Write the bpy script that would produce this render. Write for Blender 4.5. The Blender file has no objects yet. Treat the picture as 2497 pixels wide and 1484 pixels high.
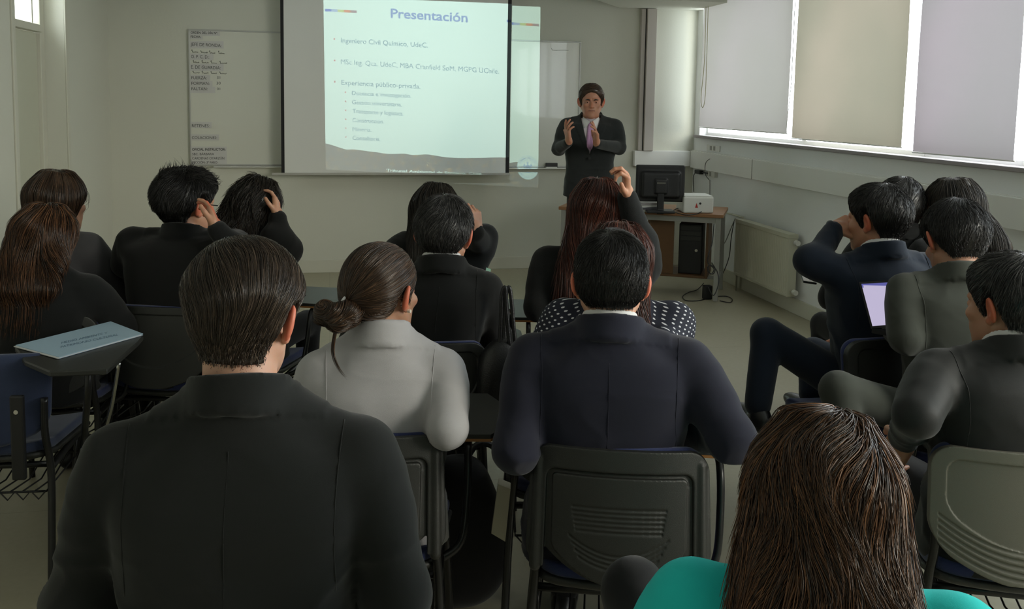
import bpy, bmesh, math, random
import numpy as np
import openvdb as vdb
from mathutils import Vector, Matrix, geometry

sc = bpy.context.scene
col = sc.collection
rng = np.random.default_rng(7)
random.seed(7)
PI = math.pi

# ------------------------------------------------------------------ camera
CAM_F, CAM_CX, CAM_CY = 2180.0, 1248.5, 448.0          # focal length and optical centre of the cropped photo, in pixels
CAM_PITCH, CAM_YAW, CAM_ROLL = math.radians(5.29), math.radians(11.59), math.radians(0.96)
CAM_H = 1.60
def _cam_axes():
    c, s = math.cos(CAM_YAW), math.sin(CAM_YAW)
    fwd = np.array([s*math.cos(CAM_PITCH), c*math.cos(CAM_PITCH), -math.sin(CAM_PITCH)])
    right = np.array([c, -s, 0.0]); up = np.cross(right, fwd)
    r = math.cos(CAM_ROLL)*right + math.sin(CAM_ROLL)*up
    u = -math.sin(CAM_ROLL)*right + math.cos(CAM_ROLL)*up
    return r, u, fwd
CR, CU, CFW = _cam_axes()
cam_d = bpy.data.cameras.new('camera')
cam_d.sensor_fit = 'HORIZONTAL'; cam_d.sensor_width = 36.0
cam_d.lens = CAM_F*36.0/2497.0
cam_d.shift_x = (1248.5-CAM_CX)/2497.0
cam_d.shift_y = -(742.0-CAM_CY)/2497.0
cam_d.clip_start = 0.02; cam_d.clip_end = 200
cam = bpy.data.objects.new('camera', cam_d); col.objects.link(cam)
cam.matrix_world = Matrix(((CR[0], CU[0], -CFW[0], 0), (CR[1], CU[1], -CFW[1], 0), (CR[2], CU[2], -CFW[2], CAM_H), (0, 0, 0, 1)))
sc.camera = cam

def ray(px, py):
    return CFW + CR*(px-CAM_CX)/CAM_F - CU*(py-CAM_CY)/CAM_F
CO = np.array([0, 0, CAM_H])
def at(px, py, d): return CO + ray(px, py)*d                 # the point this far ahead of the camera
def onY(px, py, Y): r = ray(px, py); return CO + r*Y/r[1]
def onX(px, py, X): r = ray(px, py); return CO + r*X/r[0]
def onZ(px, py, Z): r = ray(px, py); return CO + r*(Z-CAM_H)/r[2]

# ------------------------------------------------------------------ world, daylight, exposure
vs = sc.view_settings
vs.view_transform = 'Standard'; vs.look = 'None'; vs.gamma = 1.0; vs.use_curve_mapping = False
vs.exposure = -0.22
w = bpy.data.worlds.new('sky'); sc.world = w; w.use_nodes = True
nt = w.node_tree; nt.nodes.clear()
wo = nt.nodes.new('ShaderNodeOutputWorld'); wb = nt.nodes.new('ShaderNodeBackground')
wb.inputs[0].default_value = (0.93, 0.96, 1.0, 1); wb.inputs[1].default_value = 9.5
nt.links.new(wb.outputs[0], wo.inputs[0])
XL, XR, YF, YB, ZC = -1.86, 3.53, 8.30, -2.6, 3.05            # the room: left, right, front, back wall, ceiling
dl = bpy.data.lights.new('warm_fill_rear_windows', 'AREA'); dl.shape = 'RECTANGLE'; dl.size = 3.0; dl.size_y = 2.4; dl.energy = 420; dl.color = (1.0, .84, .66)
dlo = bpy.data.objects.new('warm_fill_rear_windows', dl); col.objects.link(dlo); dlo.location = (6.4, -1.6, 2.9)      # warm lamp added outside the unshaded rear windows, brightens necks and backs
dlo.rotation_euler = Vector((-.86, .44, -.26)).to_track_quat('-Z', 'Y').to_euler()
def window_portal(name, y0, y1, z0, z1, x, sgn):
    l = bpy.data.lights.new(name, 'AREA'); l.shape = 'RECTANGLE'; l.size = abs(y1-y0); l.size_y = z1-z0
    l.cycles.is_portal = True
    o = bpy.data.objects.new(name, l); col.objects.link(o)
    o.location = (x, (y0+y1)/2, (z0+z1)/2); o.rotation_euler = (0, PI/2, 0)
    l.size = z1-z0; l.size_y = abs(y1-y0)
WINZ0, WINZ1 = 1.31, 2.62
WIN_Y = [(8.17, 6.34), (6.34, 4.90), (4.90, 3.42), (3.30, 1.80), (1.80, 0.30), (0.30, -1.2)]   # panes along the right wall
window_portal('window_light', -1.2, 8.17, WINZ0, WINZ1, XR+0.14, 1)
sc.cycles.use_denoising = True
try: sc.cycles.denoiser = 'OPENIMAGEDENOISE'
except Exception: pass
sc.cycles.max_bounces = 8; sc.cycles.diffuse_bounces = 5; sc.cycles.transparent_max_bounces = 12
sc.cycles.transmission_bounces = 4; sc.cycles.glossy_bounces = 3
sc.cycles.sample_clamp_indirect = 6.0

# ------------------------------------------------------------------ materials
def sl(c):
    return tuple((x/255.0/12.92 if x/255.0 <= .04045 else ((x/255.0+.055)/1.055)**2.4) for x in c)
def material(name, c, rough=0.7, metal=0.0, bump=0.0, bscale=200.0, var=0.0, vscale=6.0, sheen=0.0, spec=0.5, sss=0.0, coat=0.0, srgb=False):
    m = bpy.data.materials.new(name); m.use_nodes = True
    n = m.node_tree; b = n.nodes['Principled BSDF']
    if srgb: c = sl(c)
    b.inputs['Base Color'].default_value = (*c, 1); b.inputs['Roughness'].default_value = rough
    b.inputs['Metallic'].default_value = metal; b.inputs['Specular IOR Level'].default_value = spec
    if sheen: b.inputs['Sheen Weight'].default_value = sheen; b.inputs['Sheen Roughness'].default_value = .5
    if coat: b.inputs['Coat Weight'].default_value = coat
    if sss:
        b.inputs['Subsurface Weight'].default_value = sss; b.inputs['Subsurface Radius'].default_value = (1.0, .25, .12)
        b.inputs['Subsurface Scale'].default_value = .012
    tc = n.nodes.new('ShaderNodeTexCoord')
    if var:
        no = n.nodes.new('ShaderNodeTexNoise'); no.inputs['Scale'].default_value = vscale; no.inputs['Detail'].default_value = 5
        mr = n.nodes.new('ShaderNodeMapRange'); mr.inputs['To Min'].default_value = 1-var; mr.inputs['To Max'].default_value = 1+var
        mx = n.nodes.new('ShaderNodeVectorMath'); mx.operation = 'SCALE'; mx.inputs[0].default_value = c
        n.links.new(tc.outputs['Object'], no.inputs['Vector']); n.links.new(no.outputs['Fac'], mr.inputs['Value'])
        n.links.new(mr.outputs[0], mx.inputs['Scale']); n.links.new(mx.outputs[0], b.inputs['Base Color'])
    if bump:
        nb = n.nodes.new('ShaderNodeTexNoise'); nb.inputs['Scale'].default_value = bscale; nb.inputs['Detail'].default_value = 3
        bp = n.nodes.new('ShaderNodeBump'); bp.inputs['Strength'].default_value = bump; bp.inputs['Distance'].default_value = .004
        n.links.new(tc.outputs['Object'], nb.inputs['Vector']); n.links.new(nb.outputs['Fac'], bp.inputs['Height'])
        n.links.new(bp.outputs[0], b.inputs['Normal'])
    return m
def hair_material(name, c0, c1, rough=.42, spec=.5):
    m = bpy.data.materials.new(name); m.use_nodes = True
    n = m.node_tree; b = n.nodes['Principled BSDF']; b.inputs['Roughness'].default_value = rough
    b.inputs['Specular IOR Level'].default_value = spec
    g = n.nodes.new('ShaderNodeNewGeometry'); r = n.nodes.new('ShaderNodeValToRGB')
    r.color_ramp.elements[0].color = (*c0, 1); r.color_ramp.elements[1].color = (*c1, 1); e_ = r.color_ramp.elements.new(.65); e_.color = (*[a*.72+b*.28 for a, b in zip(c0, c1)], 1)
    n.links.new(g.outputs['Random Per Island'], r.inputs[0]); n.links.new(r.outputs[0], b.inputs['Base Color'])
    return m

# ------------------------------------------------------------------ tagging and mesh helpers
def tag(o, label=None, cat=None, group=None, kind=None):
    if label: o['label'] = label
    if cat: o['category'] = cat
    if group: o['group'] = group
    if kind: o['kind'] = kind
    return o
def empty(name, loc=(0, 0, 0), rz=0.0):
    o = bpy.data.objects.new(name, None); col.objects.link(o); o.location = Vector([float(v) for v in loc]); o.rotation_euler = (0, 0, rz)
    o.empty_display_size = .1
    return o
def mesh_obj(name, V, F, m, parent=None, smooth=True):
    me = bpy.data.meshes.new(name)
    V = np.asarray(V, dtype=np.float64)
    if isinstance(F, np.ndarray) and F.ndim == 2:
        nf, k = F.shape
        me.vertices.add(len(V)); me.vertices.foreach_set('co', V.astype(np.float32).ravel())
        me.loops.add(nf*k); me.loops.foreach_set('vertex_index', F.astype(np.int32).ravel())
        me.polygons.add(nf); me.polygons.foreach_set('loop_start', np.arange(nf, dtype=np.int32)*k)
        me.update(calc_edges=True); me.validate()
    else:
        me.from_pydata([tuple(v) for v in V], [], [tuple(int(i) for i in f) for f in F]); me.update()
    if smooth: me.polygons.foreach_set('use_smooth', np.ones(len(me.polygons), dtype=bool))
    o = bpy.data.objects.new(name, me); col.objects.link(o); me.materials.append(m)
    if parent is not None: o.parent = parent
    return o
class MB:
    """collects boxes, prisms and tubes and links them as one mesh object"""
    def __init__(s): s.V = []; s.F = []
    def add(s, V, F):
        n = len(s.V); s.V += [tuple(float(c) for c in v) for v in V]; s.F += [tuple(i+n for i in f) for f in F]; return s
    def box(s, lo, hi, M=None):
        x0, y0, z0 = lo; x1, y1, z1 = hi
        V = [(x0, y0, z0), (x1, y0, z0), (x1, y1, z0), (x0, y1, z0), (x0, y0, z1), (x1, y0, z1), (x1, y1, z1), (x0, y1, z1)]
        if M is not None: V = [M @ Vector(v) for v in V]
        return s.add(V, [(0, 3, 2, 1), (4, 5, 6, 7), (0, 1, 5, 4), (1, 2, 6, 5), (2, 3, 7, 6), (3, 0, 4, 7)])
    def tube(s, pts, r, n=10, closed=False):
        P = [Vector([float(c) for c in p]) for p in pts]; N = len(P); V = []; F = []
        rr = r if isinstance(r, (list, tuple)) else [r]*N
        up = None
        for i, p in enumerate(P):
            a = P[(i-1) % N] if (i or closed) else p; b = P[(i+1) % N] if (i < N-1 or closed) else p
            t = (b-a).normalized()
            if up is None:
                up = Vector((0, 0, 1)) if abs(t.z) < .9 else Vector((1, 0, 0))
            u = (up - t*up.dot(t))
            if u.length < 1e-5: u = t.orthogonal()
            u.normalize(); v = t.cross(u); up = u
            for k in range(n):
                q = 2*PI*k/n; V.append(p + (u*math.cos(q)+v*math.sin(q))*rr[i])
        for i in range(N if closed else N-1):
            j = (i+1) % N
            for k in range(n): F.append((i*n+k, i*n+(k+1) % n, j*n+(k+1) % n, j*n+k))
        if not closed: F.append(tuple(range(n-1, -1, -1))); F.append(tuple((N-1)*n+k for k in range(n)))
        return s.add(V, F)
    def cyl(s, a, b, r, n=20): return s.tube([a, b], r, n)
    def build(s, name, m, parent=None, bevel=0.0, smooth=False, seg=2):
        o = mesh_obj(name, s.V, s.F, m, parent, smooth)
        if bevel:
            b = o.modifiers.new('bevel', 'BEVEL'); b.width = bevel; b.segments = seg; b.limit_method = 'ANGLE'; b.angle_limit = math.radians(40)
        return o
def box(name, lo, hi, m, parent=None, bevel=0.0): return MB().box(lo, hi).build(name, m, parent, bevel)
def spline(pts, n=8, closed=False):
    """Catmull-Rom through the points"""
    P = [np.array(p, float) for p in pts]; N = len(P); out = []
    for i in range(N if closed else N-1):
        g = lambda j: P[j % N] if closed else P[min(max(j, 0), N-1)]
        a, b, c, d = g(i-1), g(i), g(i+1), g(i+2)
        for k in range(n):
            t = k/n
            out.append(.5*((2*b)+(c-a)*t+(2*a-5*b+4*c-d)*t*t+(3*b-a-3*c+d)*t**3))
    if not closed: out.append(P[-1])
    return out
def copy_tree(o, parent=None):
    c = o.copy(); col.objects.link(c)
    if parent is not None: c.parent = parent
    for ch in list(o.children): copy_tree(ch, c)
    return c
def text_mesh(body, bold=0.0):
    cu = bpy.data.curves.new('text', 'FONT'); cu.body = body; cu.size = 1.0; cu.offset = 0 if 'M' in body else bold; cu.resolution_u = 3
    o = bpy.data.objects.new('text', cu); col.objects.link(o)
    me = bpy.data.meshes.new_from_object(o)
    V = np.array([v.co[:] for v in me.vertices]); F = [tuple(p.vertices) for p in me.polygons]
    bpy.data.objects.remove(o); bpy.data.curves.remove(cu); bpy.data.meshes.remove(me)
    return V, F

# ------------------------------------------------------------------ signed distance modelling
class Frame:
    def __init__(s, o=(0, 0, 0), R=None, k=1.0): s.o = np.array(o, float); s.R = np.eye(3) if R is None else np.array(R, float); s.k = k
    def to(s, p): return s.o + s.k*(np.asarray(p, float) @ s.R.T)           # local -> outer
    def inv(s, P): return ((P - s.o) @ s.R)/s.k
ID = Frame()
def rot(yaw=0, pitch=0, roll=0):
    """yaw left, pitch nodding down, roll to the right, in degrees; local x right, y forward, z up"""
    a, b, c = math.radians(yaw), math.radians(pitch), math.radians(roll)
    Rz = np.array([[math.cos(a), -math.sin(a), 0], [math.sin(a), math.cos(a), 0], [0, 0, 1]])
    Rx = np.array([[1, 0, 0], [0, math.cos(-b), -math.sin(-b)], [0, math.sin(-b), math.cos(-b)]])
    Ry = np.array([[math.cos(c), 0, math.sin(c)], [0, 1, 0], [-math.sin(c), 0, math.cos(c)]])
    return Rz @ Rx @ Ry
class Sdf:
    def __init__(s, lo, hi, h):
        s.lo = np.array(lo, float); s.h = h
        s.n = np.ceil((np.array(hi, float)-s.lo)/h).astype(int)+1
        s.d = np.full(s.n, .2, np.float32)
    def _win(s, lo, hi):
        a = np.clip(np.floor((lo-s.lo)/s.h).astype(int), 0, s.n); b = np.clip(np.ceil((hi-s.lo)/s.h).astype(int)+1, 0, s.n)
        if np.any(b <= a): return None
        return a, b
    def op(s, fn, lo, hi, k=0.0, mode='u', fr=ID):
        """fn(P) in the frame's own coordinates; lo, hi its box there"""
        c = np.array([[x, y, z] for x in (lo[0], hi[0]) for y in (lo[1], hi[1]) for z in (lo[2], hi[2])], float)
        c = fr.to(c); m = k+2*s.h
        w_ = s._win(c.min(0)-m, c.max(0)+m)
        if w_ is None: return s
        a, b = w_
        ax = [s.lo[i]+s.h*np.arange(a[i], b[i]) for i in range(3)]
        P = np.stack(np.meshgrid(*ax, indexing='ij'), -1).reshape(-1, 3)
        v = (fn(fr.inv(P))*fr.k).reshape(b-a).astype(np.float32)
        sub = s.d[a[0]:b[0], a[1]:b[1], a[2]:b[2]]
        if mode == 'u':
            if k: hh = np.maximum(k-np.abs(sub-v), 0)/k; r = np.minimum(sub, v)-hh*hh*k*.25
            else: r = np.minimum(sub, v)
        elif mode == 's':
            v = -v
            if k: hh = np.maximum(k-np.abs(sub-v), 0)/k; r = np.maximum(sub, v)+hh*hh*k*.25
            else: r = np.maximum(sub, v)
        s.d[a[0]:b[0], a[1]:b[1], a[2]:b[2]] = r
        return s
    def ell(s, c, r, k=0.01, mode='u', fr=ID, R=None):
        c = np.array(c, float); r = np.array(r, float); RR = np.eye(3) if R is None else R
        def fn(P):
            q = (P-c) @ RR
            k0 = np.linalg.norm(q/r, axis=1); k1 = np.linalg.norm(q/(r*r), axis=1)
            return k0*(k0-1)/np.maximum(k1, 1e-9)
        e = r.max() if R is not None else r
        return s.op(fn, c-e, c+e, k, mode, fr)
    def cap(s, a, b, ra, rb, k=0.01, mode='u', fr=ID):
        a = np.array(a, float); b = np.array(b, float); ab = b-a; L = max(ab @ ab, 1e-9)
        def fn(P):
            q = P-a; t = np.clip(q @ ab/L, 0, 1)
            return np.linalg.norm(q-t[:, None]*ab, axis=1)-(ra+(rb-ra)*t)
        m = max(ra, rb)
        return s.op(fn, np.minimum(a, b)-m, np.maximum(a, b)+m, k, mode, fr)
    def rbox(s, c, hs, r, k=0.01, mode='u', fr=ID, R=None):
        c = np.array(c, float); hs = np.array(hs, float); RR = np.eye(3) if R is None else R
        def fn(P):
            q = np.abs((P-c) @ RR)-(hs-r)
            return np.linalg.norm(np.maximum(q, 0), axis=1)+np.minimum(q.max(1), 0)-r
        e = np.linalg.norm(hs) if R is not None else hs
        return s.op(fn, c-e, c+e, k, mode, fr)
    def mesh(s, smooth=0, disp=None):
        G = vdb.FloatGrid(); G.copyFromArray(s.d)
        p, q = G.convertToQuads(0.0)
        V = p.astype(float)*s.h+s.lo; q = q.astype(np.int64)
        # winding: make the signed volume positive
        a, b, c, d = (V[q[:, i]] for i in range(4))
        vol = (np.einsum('ij,ij->i', a, np.cross(b, c))+np.einsum('ij,ij->i', a, np.cross(c, d))).sum()
        if vol < 0: q = q[:, ::-1].copy()
        if disp is not None:
            V = V+normals(V, q)*disp(V)[:, None]
        return V, q
    def sample(s, P):
        g = (P-s.lo)/s.h; g = np.clip(g, 0, np.array(s.n)-1.001); i = g.astype(int); f = g-i
        i0, i1, i2 = i.T; f0, f1, f2 = f.T; d = s.d
        c00 = d[i0, i1, i2]*(1-f0)+d[i0+1, i1, i2]*f0; c10 = d[i0, i1+1, i2]*(1-f0)+d[i0+1, i1+1, i2]*f0
        c01 = d[i0, i1, i2+1]*(1-f0)+d[i0+1, i1, i2+1]*f0; c11 = d[i0, i1+1, i2+1]*(1-f0)+d[i0+1, i1+1, i2+1]*f0
        return (c00*(1-f1)+c10*f1)*(1-f2)+(c01*(1-f1)+c11*f1)*f2
    def grad(s, P):
        e = s.h*1.2; g = np.stack([s.sample(P+np.eye(3)[i]*e)-s.sample(P-np.eye(3)[i]*e) for i in range(3)], 1)
        return g/np.maximum(np.linalg.norm(g, axis=1), 1e-9)[:, None]
def normals(V, Q):
    n = np.cross(V[Q[:, 2]]-V[Q[:, 0]], V[Q[:, 3]]-V[Q[:, 1]]); N = np.zeros_like(V)
    for i in range(4): np.add.at(N, Q[:, i], n)
    return N/np.maximum(np.linalg.norm(N, axis=1), 1e-12)[:, None]
_nk = rng.normal(size=(3, 14, 3)); _nk /= np.linalg.norm(_nk, axis=2)[:, :, None]; _np = rng.uniform(0, 6.28, (3, 14))
def noise(P, freq, ch=0):
    """cheap smooth noise, about -1..1"""
    out = 0
    for j in range(14): out = out+np.sin(P @ (_nk[ch, j]*freq*(.6+.08*j))+_np[ch, j])
    return out/5.0
def loft_fn(secs):
    """secs: rows z, cx, cy, a, b, n -> distance-like function and box"""
    S = np.array(sorted(secs), float); z = S[:, 0]
    zz = np.linspace(z[0], z[-1], 60)
    T = np.array([smoothed(z, S[:, i], zz) for i in range(1, 6)])
    def fn(P):
        q = P[:, 2]; cx, cy, a, b, n = (np.interp(q, zz, T[i]) for i in range(5))
        rho = (np.abs((P[:, 0]-cx)/a)**n+np.abs((P[:, 1]-cy)/b)**n)**(1/n)
        d = (rho-1)*np.minimum(a, b)
        return np.maximum(d, np.maximum(z[0]-q, q-z[-1]))
    lo = ((S[:, 1]-S[:, 3]).min(), (S[:, 2]-S[:, 4]).min(), z[0]); hi = ((S[:, 1]+S[:, 3]).max(), (S[:, 2]+S[:, 4]).max(), z[-1])
    return fn, lo, hi
def smoothed(z, v, zz):
    m = np.gradient(v, z) if len(z) > 2 else np.full(len(z), (v[-1]-v[0])/(z[-1]-z[0]))
    i = np.clip(np.searchsorted(z, zz)-1, 0, len(z)-2); hgt = z[i+1]-z[i]; t = (zz-z[i])/hgt
    return ((2*t**3-3*t**2+1)*v[i]+(t**3-2*t**2+t)*hgt*m[i]+(-2*t**3+3*t**2)*v[i+1]+(t**3-t**2)*hgt*m[i+1])
def merge(parts):
    Vs, Fs, n = [], [], 0
    for V, F in parts: Vs.append(V); Fs.append(np.asarray(F)+n); n += len(V)
    return np.concatenate(Vs), np.concatenate(Fs)
# ------------------------------------------------------------------ the room
M_wall = material('wall_paint', (.62, .62, .54), .85, bump=.15, bscale=60, var=.02, vscale=2)
M_wall_r = material('wall_paint_lit_right', (.84, .85, .85), .85, bump=.15, bscale=60)  # paler copy of the wall paint: light below the windows put into it
M_trim = material('painted_trim', (.60, .59, .50), .55)
M_trunk = material('cable_trunking_plastic', (.82, .82, .79), .5)
M_ceil = material('ceiling_paint', (.6, .6, .56), .9)
M_frame = material('window_frame_white', (.8, .8, .78), .4)
M_black = material('black_plastic', (.012, .012, .013), .45)
M_blackm = material('black_metal', (.014, .014, .015), .35, bump=.05)
M_chrome = material('chrome', (.7, .7, .68), .2, metal=1)
M_steel = material('grey_painted_steel', (.33, .33, .30), .45)
M_white = material('white_plastic', (.72, .72, .68), .4)
M_door = material('door_paint', (.55, .55, .44), .5, var=.02)

def floor_material():
    m = bpy.data.materials.new('vinyl_floor'); m.use_nodes = True; n = m.node_tree; b = n.nodes['Principled BSDF']
    tc = n.nodes.new('ShaderNodeTexCoord'); no = n.nodes.new('ShaderNodeTexNoise'); no.inputs['Scale'].default_value = 40; no.inputs['Detail'].default_value = 8
    n2 = n.nodes.new('ShaderNodeTexNoise'); n2.inputs['Scale'].default_value = 1.3
    r = n.nodes.new('ShaderNodeValToRGB'); r.color_ramp.elements[0].color = (.34, .31, .22, 1); r.color_ramp.elements[1].color = (.45, .42, .31, 1)
    br = n.nodes.new('ShaderNodeTexBrick'); br.offset = 0; br.inputs['Scale'].default_value = 1.0
    br.inputs['Color1'].default_value = br.inputs['Color2'].default_value = (1, 1, 1, 1); br.inputs['Mortar'].default_value = (.82, .82, .8, 1)
    br.inputs['Mortar Size'].default_value = .0025; br.inputs['Brick Width'].default_value = 1.8; br.inputs['Row Height'].default_value = 1.8
    ad = n.nodes.new('ShaderNodeMath'); ad.operation = 'MULTIPLY_ADD'; ad.inputs[1].default_value = .6; ad.inputs[2].default_value = .2
    mx = n.nodes.new('ShaderNodeMix'); mx.data_type = 'RGBA'; mx.blend_type = 'MULTIPLY'; mx.inputs[0].default_value = 1
    n.links.new(tc.outputs['Object'], no.inputs['Vector']); n.links.new(tc.outputs['Object'], n2.inputs['Vector']); n.links.new(tc.outputs['Object'], br.inputs['Vector'])
    n.links.new(no.outputs['Fac'], ad.inputs[0]); n.links.new(ad.outputs[0], r.inputs[0])
    n.links.new(r.outputs[0], mx.inputs[6]); n.links.new(br.outputs[0], mx.inputs[7]); n.links.new(mx.outputs[2], b.inputs['Base Color'])
    mr = n.nodes.new('ShaderNodeMapRange'); mr.inputs['To Min'].default_value = .38; mr.inputs['To Max'].default_value = .55
    n.links.new(n2.outputs['Fac'], mr.inputs['Value']); n.links.new(mr.outputs[0], b.inputs['Roughness'])
    return m
M_floor = floor_material()
def struct(o): return tag(o, kind='structure')

struct(box('floor', (XL-.6, YB-.2, -.1), (XR+.3, YF+.2, 0), M_floor))
struct(box('ceiling', (XL-.6, YB-.2, ZC), (XR+.3, YF+.2, ZC+.1), M_ceil))
struct(box('wall_front', (XL-.6, YF, 0), (XR+.25, YF+.2, ZC), M_wall))
struct(box('wall_back', (XL-.6, YB-.2, 0), (XR+.25, YB, ZC), M_wall))
# left wall with the door recess
RY0, RY1, RX, TZ = 5.93, 6.985, XL-.15, 2.62
m = MB(); m.box((XL-.35, YB, 0), (XL, RY0, ZC)); m.box((XL-.35, RY1, 0), (XL, YF, ZC)); m.box((XL-.35, RY0, TZ), (XL, RY1, ZC))
struct(m.build('wall_left', M_wall))
d = struct(box('door_1', (RX-.045, RY0+.05, .008), (RX-.005, RY1-.095, 2.02), M_door, bevel=.003))
hp = onX(62, 465, RX)
MB().box((RX-.005, hp[1]-.025, hp[2]-.03), (RX+.008, hp[1]+.03, hp[2]+.03)).build('door_handle_plate', M_chrome, d, .004)
MB().tube([(RX, hp[1]+.01, hp[2]), (RX+.05, hp[1]+.01, hp[2]), (RX+.055, hp[1]-.02, hp[2]), (RX+.055, hp[1]-.11, hp[2])], .011, 10).build('door_handle', M_chrome, d, smooth=True)
lp = onX(57, 502, RX)
MB().cyl((RX-.005, lp[1], lp[2]), (RX+.012, lp[1], lp[2]), .022).build('lock_cylinder', M_chrome, d)
m = MB(); m.box((RX-.06, RY1-.092, 0), (RX+.02, RY1-.001, TZ)); m.box((RX-.06, RY0+.001, 0), (RX+.02, RY0+.045, TZ)); m.box((RX-.06, RY0+.045, 2.025), (RX+.035, RY1-.092, 2.075)); m.box((RX-.06, RY0+.045, TZ-.05), (RX+.02, RY1-.092, TZ))
struct(m.build('trim_1', M_trim, bevel=.004))                     # the door frame with its transom bar
m = MB(); m.box((XL, RY1, .12), (XL+.012, RY1+.055, TZ+.03)); m.box((XL, RY0-.055, .12), (XL+.012, RY0, TZ+.03)); m.box((XL, RY0-.055, TZ+.001), (XL+.012, RY1+.055, TZ+.055))
struct(m.build('trim_2', M_trim, bevel=.003))

def glass_material():
    m = bpy.data.materials.new('window_glass'); m.use_nodes = True; n = m.node_tree; n.nodes.clear()
    o = n.nodes.new('ShaderNodeOutputMaterial'); t = n.nodes.new('ShaderNodeBsdfTransparent'); g = n.nodes.new('ShaderNodeBsdfGlossy'); g.inputs['Roughness'].default_value = .02
    x = n.nodes.new('ShaderNodeMixShader'); x.inputs[0].default_value = .06; t.inputs[0].default_value = (.93, .96, .95, 1)
    n.links.new(t.outputs[0], x.inputs[1]); n.links.new(g.outputs[0], x.inputs[2]); n.links.new(x.outputs[0], o.inputs[0]); return m
M_glass = glass_material()
wt = struct(MB().box((RX-.03, RY0+.046, 2.076), (RX-.026, RY1-.093, TZ-.051)).build('window_7', M_glass))
MB().box((RX-.035, RY1-.20, 2.076), (RX-.0, RY1-.175, TZ-.051)).build('window_mullion', M_trim, wt)
# corridor beyond the transom: bright outer wall
# right wall: parapet, lintel, piers, glazed panes
m = MB(); m.box((XR, YB, 0), (XR+.22, YF, WINZ0-.02)); m.box((XR, YB, WINZ1), (XR+.22, YF, ZC)); m.box((XR, 8.17, WINZ0-.02), (XR+.22, YF, WINZ1)); m.box((XR, 3.30, WINZ0-.02), (XR+.22, 3.42, WINZ1)); m.box((XR, YB, WINZ0-.02), (XR+.22, -1.2, WINZ1))
struct(m.build('wall_right', M_wall_r))
struct(box('trim_3', (XR-.035, -1.25, WINZ0-.035), (XR+.20, 8.245, WINZ0-.008), material('sill_paint', (.30, .27, .28), .5), bevel=.004))
for i, (ya, yb) in enumerate(WIN_Y):
    wn = struct(MB().box((XR+.10, yb+.03, WINZ0+.02), (XR+.105, ya-.03, WINZ1-.03)).build('window_%d' % (i+1), M_glass))
    m = MB(); x0, x1 = XR+.075, XR+.13
    m.box((x0, yb+.002, WINZ0-.01), (x1, yb+.03, WINZ1-.001)); m.box((x0, ya-.03, WINZ0-.01), (x1, ya-.002, WINZ1-.001)); m.box((x0, yb+.03, WINZ0-.01), (x1, ya-.03, WINZ0+.02)); m.box((x0, yb+.03, WINZ1-.03), (x1, ya-.03, WINZ1-.001))
    m.build('window_frame', M_frame, wn)
# trunking and skirting
m = MB(); m.box((XR-.055, 1.0, .98), (XR-.001, YF-.056, 1.145)); m.box((XR-.03, 1.0, 1.145), (XR-.001, YF-.03, 1.15))
struct(m.build('trim_4', M_trunk, bevel=.004))
for y_ in (6.93, 4.45, 2.4): struct(box('trim_5', (XR-.058, y_-.004, .979), (XR-.0545, y_+.004, 1.146), M_steel))
struct(box('trim_6', (2.90, YF-.055, .99), (XR-.056, YF-.001, 1.14), M_trunk, bevel=.004))
m = MB(); m.box((2.935, YF-.05, 1.141), (2.975, YF-.001, 2.50)); m.box((2.985, YF-.075, 1.141), (3.08, YF-.001, 2.50))
struct(m.build('trim_7', material('pinkish_trunking', (.50, .46, .42), .5), bevel=.003))
struct(box('trim_8', (2.976, YF-.045, 1.141), (2.984, YF-.002, 2.50), M_black))
bl = onZ(1478, -25, 2.505)
MBb = MB(); P_ = [(2.72, YF), (XR, YF), (XR, YF-.75), (float(bl[0]), YF-.75)]
MBb.add([(x, y, 2.505) for x, y in P_]+[(x, y, ZC) for x, y in P_], [(0, 1, 2, 3), (7, 6, 5, 4), (0, 4, 5, 1), (1, 5, 6, 2), (2, 6, 7, 3), (3, 7, 4, 0)])
struct(MBb.build('trim_9', M_wall))
struct(box('baseboard_front', (XL+.016, YF-.015, 0), (XR-.016, YF-.0005, .115), M_trim, bevel=.004))
struct(box('baseboard_right', (XR-.016, YB, 0), (XR-.0005, YF-.016, .12), M_trim, bevel=.004))
m = MB(); m.box((XL+.0005, YB, 0), (XL+.015, RY0-.001, .115)); m.box((XL+.0005, RY1+.001, 0), (XL+.015, YF-.016, .115))
struct(m.build('baseboard_left', M_trim, bevel=.004))

# ------------------------------------------------------------------ roller blinds
def blind_material(name, c, tr, tcol):
    m = bpy.data.materials.new(name); m.use_nodes = True; n = m.node_tree; n.nodes.clear()
    o = n.nodes.new('ShaderNodeOutputMaterial'); df = n.nodes.new('ShaderNodeBsdfDiffuse'); df.inputs[0].default_value = (*c, 1)
    t = n.nodes.new('ShaderNodeBsdfTranslucent'); x = n.nodes.new('ShaderNodeMixShader'); x.inputs[0].default_value = tr
    tc = n.nodes.new('ShaderNodeTexCoord'); no = n.nodes.new('ShaderNodeTexNoise'); no.inputs['Scale'].default_value = 1.1; no.inputs['Detail'].default_value = 2
    r = n.nodes.new('ShaderNodeValToRGB'); r.color_ramp.elements[0].position = .3; r.color_ramp.elements[1].position = .7
    r.color_ramp.elements[0].color = (*tcol[0], 1); r.color_ramp.elements[1].color = (*tcol[1], 1)
    n.links.new(tc.outputs['Object'], no.inputs['Vector']); n.links.new(no.outputs['Fac'], r.inputs[0]); n.links.new(r.outputs[0], t.inputs[0])
    n.links.new(df.outputs[0], x.inputs[1]); n.links.new(t.outputs[0], x.inputs[2]); n.links.new(x.outputs[0], o.inputs[0]); return m
BX = XR-.05
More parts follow.
